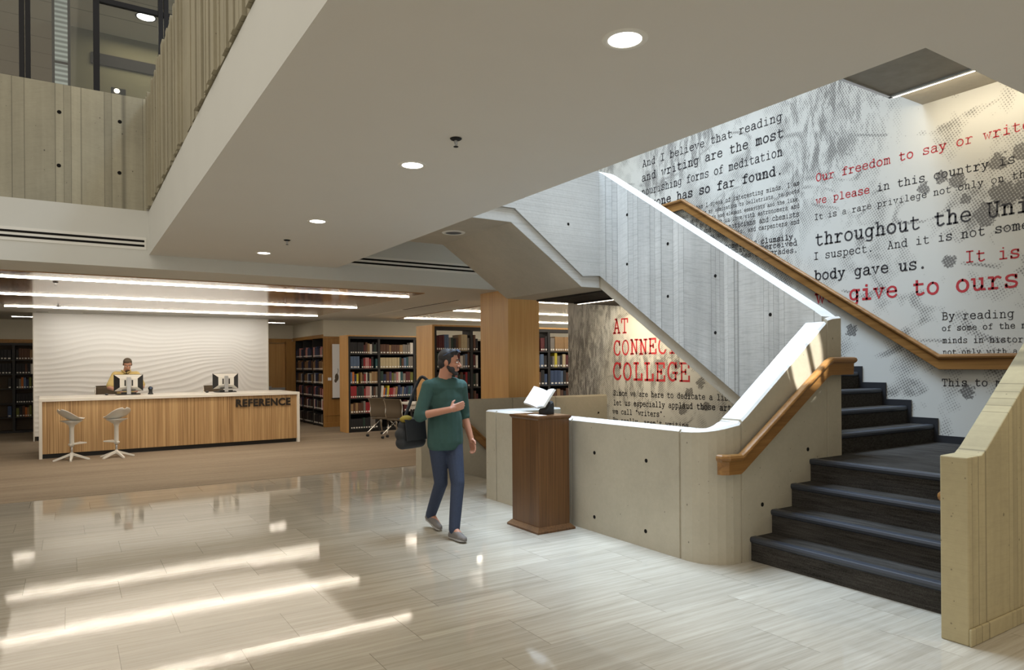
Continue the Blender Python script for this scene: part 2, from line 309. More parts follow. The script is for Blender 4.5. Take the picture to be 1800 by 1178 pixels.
# ------------------------------------------------------------------ mesh helpers
class MB:
    def __init__(s): s.bm = bmesh.new(); s.mi = 0
    def face(s, vs):
        try:
            f = s.bm.faces.new(vs); f.material_index = s.mi; return f
        except ValueError: return None
    def v(s, *p): return s.bm.verts.new(p)
    def box(s, x0, x1, y0, y1, z0, z1):
        a = [s.v(x, y, z) for z in (z0, z1) for x, y in ((x0, y0), (x1, y0), (x1, y1), (x0, y1))]
        for i in ((3, 2, 1, 0), (4, 5, 6, 7), (0, 1, 5, 4), (1, 2, 6, 5), (2, 3, 7, 6), (3, 0, 4, 7)): s.face([a[k] for k in i])
        return s
    def prism(s, poly, axis, a0, a1):
        """poly of 2-D points in the two remaining axes (x: y,z / y: x,z / z: x,y)"""
        def P(p, a): return {'x': (a, p[0], p[1]), 'y': (p[0], a, p[1]), 'z': (p[0], p[1], a)}[axis]
        A = [s.v(*P(p, a0)) for p in poly]; B = [s.v(*P(p, a1)) for p in poly]; n = len(poly)
        s.face(A); s.face(B[::-1])
        for i in range(n): s.face([A[i], B[i], B[(i + 1) % n], A[(i + 1) % n]])
        return s
    def ring_loft(s, rings, cap=True, closed=True):
        vs = [[s.v(*p) for p in r] for r in rings]; n = len(vs[0])
        for a, b in zip(vs, vs[1:]):
            for i in range(n if closed else n - 1): s.face([a[i], a[(i + 1) % n], b[(i + 1) % n], b[i]])
        if cap: s.face(vs[0][::-1]); s.face(vs[-1])
        return s
    def tube(s, pts, r, n=8, cap=True, flat=1.0):
        pts = [Vector(p) for p in pts]; rings = []
        rr = r if hasattr(r, '__len__') else [r] * len(pts)
        up = None
        for i, p in enumerate(pts):
            t = (pts[min(i + 1, len(pts) - 1)] - pts[max(i - 1, 0)]).normalized()
            if up is None:
                up = Vector((0, 0, 1)) if abs(t.z) < 0.9 else Vector((0, 1, 0))
            a = (up - t * up.dot(t)).normalized(); b_ = t.cross(a); up = a
            rings.append([p + (a * math.cos(2 * math.pi * k / n) * flat + b_ * math.sin(2 * math.pi * k / n)) * rr[i] for k in range(n)])
        return s.ring_loft(rings, cap)
    def lathe(s, prof, c=(0, 0, 0), n=24, cap=True):
        return s.ring_loft([[(c[0] + r * math.cos(2 * math.pi * k / n), c[1] + r * math.sin(2 * math.pi * k / n), c[2] + z) for k in range(n)] for r, z in prof], cap)
    def capsule(s, p0, p1, r0, r1, n=12):
        p0, p1 = Vector(p0), Vector(p1); d = p1 - p0; L = d.length
        d = d / L if L > 1e-6 else Vector((0, 0, 1))
        pts, rs = [], []
        for k in range(5):
            a = math.pi / 2 * (1 - k / 4); pts.append(p0 - d * r0 * math.sin(a)); rs.append(max(1e-3, r0 * math.cos(a)))
        for k in range(5):
            a = math.pi / 2 * k / 4; pts.append(p1 + d * r1 * math.sin(a)); rs.append(max(1e-3, r1 * math.cos(a)))
        q = Vector((0, 0, 1)) if abs(d.z) < 0.9 else Vector((0, 1, 0)); a = (q - d * q.dot(d)).normalized(); b_ = d.cross(a)
        rings = [[p + (a * math.cos(2 * math.pi * k / n) + b_ * math.sin(2 * math.pi * k / n)) * r for k in range(n)] for p, r in zip(pts, rs)]
        return s.ring_loft(rings)
    def ell(s, c, rad, rot=None, n=14, m_=9):
        c = Vector(c); rings = []
        for j in range(m_ + 1):
            t = -math.pi / 2 + math.pi * j / m_; cr = max(0.02, math.cos(t))
            ring = []
            for k in range(n):
                v = Vector((rad[0] * cr * math.cos(2 * math.pi * k / n), rad[1] * cr * math.sin(2 * math.pi * k / n), rad[2] * math.sin(t)))
                if rot is not None: v = rot @ v
                ring.append(c + v)
            rings.append(ring)
        return s.ring_loft(rings)
    def build(s, name, mats, parent=None, label=None, cat=None, group=None, kind=None, origin=None, bevel=0, smooth=False, mods=(), loc=None, rotz=0):
        if origin is not None: bmesh.ops.translate(s.bm, verts=s.bm.verts, vec=-Vector(origin))
        bmesh.ops.recalc_face_normals(s.bm, faces=s.bm.faces)
        me = bpy.data.meshes.new(name); s.bm.to_mesh(me); s.bm.free()
        if not isinstance(mats, (list, tuple)): mats = [mats]
        for q in mats: me.materials.append(MT[q] if isinstance(q, str) else q)
        if smooth:
            for p in me.polygons: p.use_smooth = True
        o = bpy.data.objects.new(name, me); COL.objects.link(o)
        if origin is not None: o.location = origin
        if loc is not None: o.location = loc
        if rotz: o.rotation_euler = (0, 0, rotz)
        if bevel:
            bv = o.modifiers.new('bevel', 'BEVEL'); bv.width = bevel; bv.segments = 2; bv.limit_method = 'ANGLE'; bv.angle_limit = R(40)
        if parent is not None: o.parent = parent
        tag(o, label, cat, group, kind); return o
def tag(o, label=None, cat=None, group=None, kind=None):
    if label: o['label'] = label
    if cat: o['category'] = cat
    if group: o['group'] = group
    if kind: o['kind'] = kind
    return o
def thing(name, loc, label, cat, group=None, rotz=0, kind=None):
    o = bpy.data.objects.new(name, None); o.empty_display_size = 0.1; COL.objects.link(o); o.location = loc; o.rotation_euler = (0, 0, rotz)
    return tag(o, label, cat, group, kind)
def struct(mb, name, mats, **k): return mb.build(name, mats, kind='structure', **k)
def copy_tree(o, parent=None):
    c = o.copy(); COL.objects.link(c)
    if parent is not None: c.parent = parent
    for ch in list(o.children): copy_tree(ch, c)
    return c
def bake_mods(o):
    dg = bpy.context.evaluated_depsgraph_get(); dg.update()
    me = bpy.data.meshes.new_from_object(o.evaluated_get(dg)); old = o.data; o.modifiers.clear(); o.data = me; return o

# ================================================================== THE SETTING
PI = math.pi
def wall_sweep(path, T, zb, c=0.018):
    """continuous wall: path of (x, y, ztop, inset) along its outer face, thickness T to the left of travel"""
    mb = MB(); n = len(path); rings = []
    for i, (x, y, zt, ins) in enumerate(path):
        p = Vector((x, y)); a = Vector(path[max(i - 1, 0)][:2]); b = Vector(path[min(i + 1, n - 1)][:2])
        d1 = (p - a).normalized() if (p - a).length > 1e-6 else None; d2 = (b - p).normalized() if (b - p).length > 1e-6 else None
        d1 = d1 or d2; d2 = d2 or d1
        n1 = Vector((-d1.y, d1.x)); n2 = Vector((-d2.y, d2.x)); nn = (n1 + n2).normalized(); k = 1 / max(0.35, nn.dot(n1))
        q = lambda o: p + nn * (o * k)
        o0 = q(ins); o1 = q(ins + c); i1 = q(T - c); i0 = q(T)
        z2 = zt - (0.01 if ins else 0)
        rings.append([(o0.x, o0.y, zb), (o0.x, o0.y, z2 - c), (o1.x, o1.y, z2), (i1.x, i1.y, z2), (i0.x, i0.y, z2 - c), (i0.x, i0.y, zb)])
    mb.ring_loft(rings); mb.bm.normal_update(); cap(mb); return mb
def cap(mb, mi=2, nz=.35):  # gives upward faces the concrete with daylight in its colour
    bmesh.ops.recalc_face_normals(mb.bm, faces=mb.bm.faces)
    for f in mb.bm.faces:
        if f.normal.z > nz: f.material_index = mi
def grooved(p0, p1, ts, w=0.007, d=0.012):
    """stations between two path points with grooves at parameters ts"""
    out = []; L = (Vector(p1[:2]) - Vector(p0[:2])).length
    lerp = lambda t: tuple(a + (b - a) * t for a, b in zip(p0, p1))
    for t in ts:
        for dt, ins in ((-w - 0.004, 0), (-w, d), (w, d), (w + 0.004, 0)): out.append(lerp(t + dt / L) + (ins,))
    return out
def holes(mb, pts, axis, off, r=0.018):
    """form-tie holes: shallow dark plugs"""
    mb.mi = 1
    for (x, y, z) in pts:
        ring = []
        for o in (off, off * 0.2):
            rr = r if o == off else r
            if axis == 'x': ring.append([(x + o, y + rr * math.cos(2 * PI * k / 12), z + rr * math.sin(2 * PI * k / 12)) for k in range(12)])
            else: ring.append([(x + rr * math.cos(2 * PI * k / 12), y + o, z + rr * math.sin(2 * PI * k / 12)) for k in range(12)])
        mb.ring_loft(ring)
    mb.mi = 0; return mb

# floors
mb = MB(); mb.box(-9, 4.25, -7, 10.08, -0.3, 0); mb.box(4.25, 9, -7, 3.80, -0.3, 0); mb.box(4.25, 4.90, 7.0, 9.0, -0.3, 0); mb.box(4.25, 9, 9.05, 10.08, -0.3, 0)
struct(mb, 'floor', 'tile')
struct(MB().box(-9, 14, 10.08, 22, -0.3, 0.004), 'floor_carpet', 'carpet')
struct(MB().box(4.25, 7.7, 3.8, 9.1, -2.7, -2.6), 'floor_lower', 'carpet')

# mural wall
mw = MB().box(7.65, 7.9, -1.0, 10.02, -2.6, 8.6); wall_right = struct(mw, 'wall_right', 'mural')
# low wall round the stairwell that climbs as the first parapet
P = [(5.15, 7.13, 1.06, 0), (4.2, 7.13, 1.06, 0)]
P += grooved((4.2, 7.13, 1.06), (4.2, 3.955, 1.06), [(7.13 - y) / 3.175 for y in (6.898, 5.455, 4.009)])
zt = [1.06, 1.062, 1.066, 1.073, 1.083, 1.096, 1.110, 1.120]
for i in range(8):
    a = PI + (i / 7) * PI / 2; P.append((4.5 + 0.3 * math.cos(a), 3.955 + 0.3 * math.sin(a), zt[i], 0))
P += grooved((4.5, 3.655, 1.122), (5.68, 3.655, 1.965), [0.02])[0:4]
P += [(4.60, 3.655, 1.187, 0), (5.66, 3.655, 1.952, 0)]
P += [(5.676, 3.655, 1.964, 0), (5.68, 3.655, 1.967, 0.012), (5.694, 3.655, 1.976, 0.012), (5.698, 3.655, 1.99, 0), (5.78, 3.655, 2.01, 0), (5.9, 3.655, 2.02, 0)]
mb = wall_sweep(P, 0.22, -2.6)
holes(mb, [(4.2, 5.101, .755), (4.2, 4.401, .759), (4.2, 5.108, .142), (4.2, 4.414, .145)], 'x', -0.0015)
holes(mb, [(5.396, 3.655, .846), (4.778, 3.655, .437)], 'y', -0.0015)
struct(mb, 'wall_stairwell', ['conc', 'dark', 'conc_lit_top'])
# wall at the far side of the way down
P = [(4.2, 8.95, 1.083, 0)] + grooved((4.2, 8.95, 1.083), (7.65, 8.95, 1.083), [(x - 4.2) / 3.45 for x in (5.75, 6.571)]) + [(7.65, 8.95, 1.083, 0)]
mb = wall_sweep(P, 0.18, -2.6); holes(mb, [(4.826, 8.95, .149), (7.461, 8.95, .784)], 'y', -0.0015)
struct(mb, 'wall_stairwell_back', ['conc', 'dark', 'conc'])
# parapet of the second flight
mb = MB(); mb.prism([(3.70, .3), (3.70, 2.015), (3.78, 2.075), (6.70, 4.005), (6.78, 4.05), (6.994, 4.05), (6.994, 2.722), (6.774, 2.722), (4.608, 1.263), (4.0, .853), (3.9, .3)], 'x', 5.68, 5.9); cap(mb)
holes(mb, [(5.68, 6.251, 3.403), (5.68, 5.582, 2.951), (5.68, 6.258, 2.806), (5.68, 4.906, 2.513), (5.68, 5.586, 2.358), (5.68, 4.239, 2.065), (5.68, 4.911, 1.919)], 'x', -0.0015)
struct(mb, 'wall_stair_parapet', ['conc_board_y', 'dark', 'conc_lit_top'], bevel=0.012)
# parapet of the third flight, near side
mb = MB(); mb.prism([(5.69, 2.722), (5.411, 2.702), (4.402, 3.435), (3.15, 3.436), (3.15, 4.75), (4.4, 4.75), (5.4, 4.05), (5.69, 4.05)], 'y', 6.774, 6.994)
holes(mb, [(5.187, 6.774, 3.33)], 'y', -0.0015)
struct(mb, 'wall_stair_parapet_upper', ['conc_board_y', 'dark'], bevel=0.006)
# right-hand parapet
mb = MB(); mb.prism([(4.23, 0), (4.23, 1.06), (4.40, 1.062), (4.47, 1.10), (8.2, 3.77), (8.2, 0)], 'y', 1.87, 2.02)
mb.box(4.225, 8.2, 1.855, 1.87, 0, 0.10)
struct(mb, 'wall_stair_entry', 'conc_board_x', bevel=0.012)

# ceilings and fascias
mb = MB(); mb.box(.82, 3.15, -7, 9.45, 2.97, 3.5); mb.box(3.15, 9, -7, 1.55, 2.97, 3.5)
ce = struct(mb, 'ceiling', ['drywall', 'soffit'])
for p in ce.data.polygons: p.material_index = 1 if p.normal.z < -.5 else 0
struct(MB().box(3.16, 7.65, 8.3, 9.74, 3.51, 3.7), 'slab_light_blocker', 'conc_soffit')  # unseen slab added to block skylight behind the third flight
struct(MB().box(-9, 9, 9.45, 9.75, 2.8, 3.5), 'wall_back', 'drywall')
struct(MB().box(-9, 14, 9.75, 22, 2.8, 2.95), 'ceiling_library', 'drywall')
for nm, b in (('ceiling_panel', (-1.055, 4.96, 10.40, 16.8)), ('ceiling_panel', (7.03, 12.5, 9.9, 16.4))):
    mb = MB().box(*b, 2.788, 2.8); struct(mb, nm, 'ceilwood')
# upper balcony parapets
mb = MB().box(-9, .80, 9.45, 9.60, 3.5, 4.86); holes(mb, [(-.086, 9.45, 4.536), (.519, 9.45, 4.536), (-.093, 9.45, 3.921), (.512, 9.45, 3.924)], 'y', -0.0015, 0.022)
struct(mb, 'wall_balcony_back', ['conc_back', 'dark'])
mb = MB(); y = -7.0; rb = random.Random(3)
while y < 9.44:
    wd = rb.uniform(0.045, 0.10); o = rb.choice([0, 0.008, 0.016, 0.026, 0.036]); y1 = min(9.449, y + wd)
    mb.box(.825 - o, 1.02, y, y1, 3.515, 4.86); y = y1 + rb.choice([0.0, 0.006, 0.010])
    if y1 >= 9.449: break
mb.mi = 1; mb.box(.83, 1.0, -7, 9.449, 3.5, 3.516); mb.box(.845, .95, -7, 9.449, 3.516, 4.85)  # near-black boxes put the shade of the rib gaps into colour
struct(mb, 'wall_balcony_side', ['conc_rib', 'dark'])

# upper window wall and the room behind it
mb = MB()
for x0, x1 in ((-3.2, -3.13), (-1.95, -1.84), (-.467, -.418), (-.409, -.36), (.258, .323), (.957, 1.01), (1.02, 1.072), (2.3, 2.4)): mb.box(x0, x1, 9.62, 9.70, 4.86, 7.2)
mb.box(-6, 3.2, 9.61, 9.71, 4.80, 4.885); mb.box(.30, 3.2, 9.63, 9.69, 6.0, 6.06); mb.box(-6, -3.2, 9.63, 9.69, 6.0, 6.06)
win = struct(mb, 'window_1', 'grey_frame', bevel=0.004)
win_glass = MB().box(-6, 3.2, 9.655, 9.661, 4.86, 7.2).build('pane', 'glass', parent=win)
struct(MB().box(-7, 5, 9.75, 20, 6.45, 6.6), 'ceiling_upper', 'acoustic')
struct(MB().box(-7, 5, 9.75, 20, 3.5, 3.6), 'floor_upper', 'carpet')
mb = MB().box(-.15, 5, 11.6, 11.8, 3.6, 6.45)
struct(mb, 'wall_upper', plain('sage_paint', srgb(112, 108, 86), 0.8))
struct(MB().box(.28, 4, 11.57, 11.6, 5.98, 6.14), 'trim_1', 'grey_frame')
struct(MB().box(-7, 5, 19.8, 20, 3.6, 6.45), 'wall_upper_back', plain('tan_paint', srgb(132, 112, 78), 0.8))

# library walls
struct(MB().box(5.55, 14, 17.72, 18.0, 2.36, 2.8), 'wall_bulkhead', 'offwhite')
struct(MB().box(5.55, 5.75, 18.0, 20.6, 2.42, 2.8), 'wall_bulkhead_side', 'offwhite')
struct(MB().box(4.0, 5.55, 20.6, 20.8, 2.36, 2.8), 'wall_bulkhead_end', 'offwhite')
struct(MB().box(-7, 4.0, 20.9, 21.3, 2.31, 2.8), 'wall_bulkhead_left', 'offwhite')
struct(MB().box(5.95, 14, 18.0, 18.2, 0, 2.8), 'wall_library', 'offwhite')
struct(MB().box(-9, 5.6, 21.3, 21.5, 0, 2.8), 'wall_library_left', 'offwhite')
struct(MB().box(-6.2, -6.0, 9.75, 21.3, 0, 2.8), 'wall_left', 'offwhite')
mb = MB(); mb.box(5.56, 6.0, 17.72, 17.80, 0, 2.36); mb.box(5.54, 6.02, 17.70, 17.72, 2.31, 2.37); mb.box(5.55, 6.0, 17.70, 17.72, 0, .12); mb.box(5.60, 6.0, 17.705, 17.72, .30, .32)
mb.box(5.53, 5.56, 17.72, 20.6, 2.33, 2.42); mb.box(5.3, 5.56, 20.40, 20.6, 0, 2.33); mb.box(5.56, 5.95, 20.42, 20.60, 0, 2.42); mb.box(5.56, 5.95, 17.80, 20.42, 2.335, 2.42)
struct(mb, 'trim_2', 'oak_dark', bevel=0.003)
struct(MB().box(-7, 4.0, 20.84, 20.9, 2.245, 2.31), 'trim_3', 'oak_dark')
# door with push bar
mb = MB(); mb.box(4.70, 4.78, 20.50, 20.6, 0, 2.36); mb.box(4.70, 5.50, 20.50, 20.6, 2.28, 2.40); mb.box(4.2, 4.70, 20.56, 20.7, 0, 2.36); dr = struct(mb, 'door_1', 'oak_dark')
mb = MB().box(4.79, 5.30, 20.57, 20.6, 0.01, 2.27); mb.build('door_leaf', 'oak', parent=dr)
mb = MB(); mb.box(4.82, 5.28, 20.49, 20.54, .90, .98); mb.box(4.83, 4.90, 20.50, 20.57, .88, 1.02); mb.build('push_bar', 'alu', parent=dr, label='brushed metal push bar')
# column
mb = MB().box(5.87, 6.47, 9.25, 10.13, 0, 3.2); struct(mb, 'column', 'oak', bevel=0.004)

# sculpted white feature wall behind the desk
mb = MB(); NX, NZ = 230, 180; X0, X1, Z0, Z1 = -.655, 4.265, 0.10, 2.8
def wavez(x, z):
    b = 1 / (1 + math.exp(-(x - 2.55) / .28)) * math.exp(-max(0, x - 3.35) ** 2 / .10)
    lift = 0.62 * b * math.exp(-((z - 1.45) / .75) ** 2)
    ph = (z - lift) / 0.118 + 0.55 * math.sin(1.7 * x + 1.3 * z) + 0.35 * math.sin(3.3 * x - 2.1 * z + 1) + 0.25 * math.sin(.9 * x + 5 * z)
    s = 0.5 + 0.5 * math.sin(2 * PI * ph / 1.0); s = s ** 1.7
    fade = min(1, max(0.12, (2.75 - z) / 1.0)) * (1 - 0.6 * math.exp(-((x - 3.35) / .22) ** 2 - ((z - 1.75) / .5) ** 2))
    return 0.0065 * s * fade
g = [[mb.v(X0 + (X1 - X0) * i / NX, 18.26 - wavez(X0 + (X1 - X0) * i / NX, Z0 + (Z1 - Z0) * j / NZ), Z0 + (Z1 - Z0) * j / NZ) for i in range(NX + 1)] for j in range(NZ + 1)]
for j in range(NZ):
    for i in range(NX): mb.face([g[j][i], g[j][i + 1], g[j + 1][i + 1], g[j + 1][i]])
mb.box(X0, X1, 18.262, 18.40, Z0, Z1)
wv = struct(mb, 'wall_feature', 'wave', smooth=True)
MB().box(X0 - .02, X0, 18.20, 18.42, 0, 2.8).build('end_trim', 'white_ss', parent=wv)
MB().box(X1, X1 + .02, 18.22, 18.42, 0, 2.8).build('end_trim', 'white_ss', parent=wv)
MB().box(X0 + .03, X1, 18.30, 18.36, 0, .10).build('plinth', 'black', parent=wv)

# concrete soffit above the landing with its dark panel
struct(MB().box(5.4, 7.65, 1.70, 3.80, 4.335, 4.65), 'ceiling_landing', 'conc_soffit')

# assumed clerestory bars high over the stair, added unseen to shadow the sun patch
c_ = SUN_T + SUN_D * 5.6; mb = MB(); ux = Vector((1, -.25 / .60, 0)).normalized()
for q in (-.9, -.16, .055, .9): mb.box(c_.x + q * .9 - .014, c_.x + q * .9 + .014, c_.y - .9 - q * .37, c_.y + .9 - q * .37, c_.z - .02, c_.z + .02)
for q in (-.9, .9): mb.box(c_.x - .85, c_.x + .85, c_.y + q - .02, c_.y + q + .02, c_.z - .02, c_.z + .02)
struct(mb, 'assumed_window_bars', 'grey_frame')

# ================================================================== STAIRS
st = thing('staircase', (4.63, 2.9, 0), 'charcoal carpeted staircase with dark rubber nosings turning left up beside the mural wall', 'stairs')
def at(o): return Vector(o.location)
def part(mb, name, mats, root, **k):
    bmesh.ops.translate(mb.bm, verts=mb.bm.verts, vec=-at(root)); return mb.build(name, mats, parent=root, **k)
RZ = 0.189
def nosing_profile(z): return [(0.0, z - .045), (-.012, z - .035), (-.018, z - .015), (-.012, z + .001), (0.0, z + .005), (.055, z + .005), (.055, z - .005), (.008, z - .012)]
for k in range(4):
    x = 4.635 + .266 * k; z = RZ * (k + 1); x1 = 4.635 + .266 * (k + 1) + .02 if k < 3 else 7.65
    mb = MB(); mb.box(x, x1, 2.02, 3.655, RZ * k - (0 if k == 0 else .02), z) if k < 3 else (mb.box(x, 7.65, 2.02, 3.655, RZ * 3 - .02, z), mb.box(5.9, 7.65, 3.655, 3.72, RZ * 3, z))
    s_ = part(mb, 'step' if k < 3 else 'landing', 'carpet_stair', st)
    q = MB().prism([(x + dx, zz) for dx, zz in nosing_profile(z)], 'y', 2.021, 3.654)
    bmesh.ops.translate(q.bm, verts=q.bm.verts, vec=-at(st)); q.build('nosing', 'nosing', parent=s_)
Z1_ = RZ * 4; R2 = .182; T2 = .272
for k in range(11):
    y = 3.70 + T2 * k; z = Z1_ + R2 * (k + 1); y1 = y + T2 + .02 if k < 10 else 8.5
    mb = MB().box(5.9, 7.63, y, y1, Z1_ + R2 * k - .03, z)
    if k == 10: mb.box(5.70, 5.9, 6.83, 8.5, z - .1, z)
    s_ = part(mb, 'step', 'carpet_stair', st)
    q = MB().prism([(y + dx, zz) for dx, zz in nosing_profile(z)], 'x', 5.901, 7.60)
    bmesh.ops.translate(q.bm, verts=q.bm.verts, vec=-at(st)); q.build('nosing', 'nosing', parent=s_)
# zigzag skirting on the mural wall
sk = [(7.0, -1)]
poly = [(1.9, Z1_), (1.9, Z1_ + .075), (3.66, Z1_ + .075)]
for k in range(11):
    y = 3.66 + T2 * k; z = Z1_ + R2 * (k + 1) + .07; poly += [(y, z), (y + T2, z)]
poly += [(8.5, poly[-1][1]), (8.5, poly[-1][1] - .15), (3.72 + T2 * 10, Z1_ + R2 * 10)]
poly = [(1.9, Z1_ - .02)] + poly[1:-1] + [(3.9 + T2 * 10, Z1_ + R2 * 10 - .05), (3.75, Z1_ - .02)]
part(MB().prism(poly, 'x', 7.632, 7.648), 'skirting', 'skirt', st)
# concrete stringers
mb = MB(); mb.prism([(3.72, .52), (6.80, 2.57), (6.80, 2.74), (3.72, .70)], 'x', 5.71, 7.648); mb.box(5.404, 7.648, 6.80, 8.55, 2.57, 2.74)
part(mb, 'stringer', 'conc_soffit', st)
mb = MB(); mb.prism([(5.404, 2.57), (4.361, 3.27), (3.155, 3.27), (3.155, 3.5), (4.3, 3.5), (5.404, 2.75)], 'y', 6.80, 8.55); part(mb, 'stringer', 'conc_soffit', st)
mb = MB(); mb.prism([(5.404, 2.572), (4.361, 3.272), (3.156, 3.272), (3.156, 3.43), (4.40, 3.43), (5.41, 2.70), (5.69, 2.715), (5.69, 2.572)], 'y', 6.796, 6.80)
part(mb, 'stringer_edge', 'conc_board_y', st)
# way down
st2 = thing('staircase', (4.9, 8.0, 0), 'stairs going down behind the low concrete wall, mostly hidden', 'stairs')
for k in range(9):
    part(MB().box(4.905 + .28 * k, 4.905 + .28 * (k + 1) if k < 8 else 7.65, 7.13, 8.95, -.185 * (k + 1) - .25, -.185 * (k + 1)), 'step', 'carpet_stair', st2)

# handrails: a board with a rounded top bead swept along the wall
PROF = [(0, -.135), (.042, -.135), (.044, -.035), (.052, -.028), (.062, -.018), (.066, -.002), (.060, .014), (.046, .022), (.025, .024), (.006, .018), (0, .006)]
def rail(path, side, root, mat, name='rail'):
    mb = MB(); rings = []; n = len(path)
    for i, p in enumerate(path):
        p = Vector(p); a = Vector(path[max(0, i - 1)]); b = Vector(path[min(n - 1, i + 1)])
        d1 = (p - a).to_2d() if i else (b - p).to_2d(); d2 = (b - p).to_2d() if i < n - 1 else d1
        d1.normalize(); d2.normalize(); n1 = Vector((d1.y, -d1.x)) * side; n2 = Vector((d2.y, -d2.x)) * side
        nn = (n1 + n2).normalized(); k = 1 / max(.4, nn.dot(n1))
        rings.append([(p.x + nn.x * o * k, p.y + nn.y * o * k, p.z + z - .022) for o, z in PROF])
    mb.ring_loft(rings); return part(mb, name, mat, root, bevel=0.003)
h1 = thing('handrail', (4.3, 3.6, .8), 'oak handrail on the concrete parapet beside the first steps', 'handrail')
rail([(4.275, 3.66, .888), (4.28, 3.635, .888), (4.30, 3.622, .888), (4.43, 3.622, .884), (4.47, 3.622, .905), (5.58, 3.622, 1.622), (5.64, 3.622, 1.645), (5.935, 3.622, 1.646), (5.935, 3.95, 1.66), (5.935, 6.6, 3.42)], 1, h1, 'rail_x')
h2 = thing('handrail', (7.6, 3.6, 1.6), 'long oak handrail fixed along the mural wall above the skirting', 'handrail')
rail([(7.62, 1.9, 1.676), (7.62, 3.62, 1.676), (7.62, 7.155, 4.02), (7.62, 8.4, 4.0)], -1, h2, 'rail')
h3 = thing('handrail', (4.6, 8.92, .8), 'oak handrail sloping down the far stairwell wall', 'handrail')
rail([(4.45, 8.92, 1.07), (4.60, 8.92, 1.07), (7.4, 8.92, -1.47)], 1, h3, 'rail_x')
h4 = thing('handrail', (4.3, 2.03, .7), 'round oak handrail end peeping past the right-hand concrete parapet', 'handrail')
mb = MB().capsule((4.36, 2.06, .80), (4.50, 2.06, .80), .034, .034).capsule((4.50, 2.06, .80), (7.6, 2.06, 3.0), .03, .03); part(mb, 'rail', 'rail_x', h4, smooth=True)

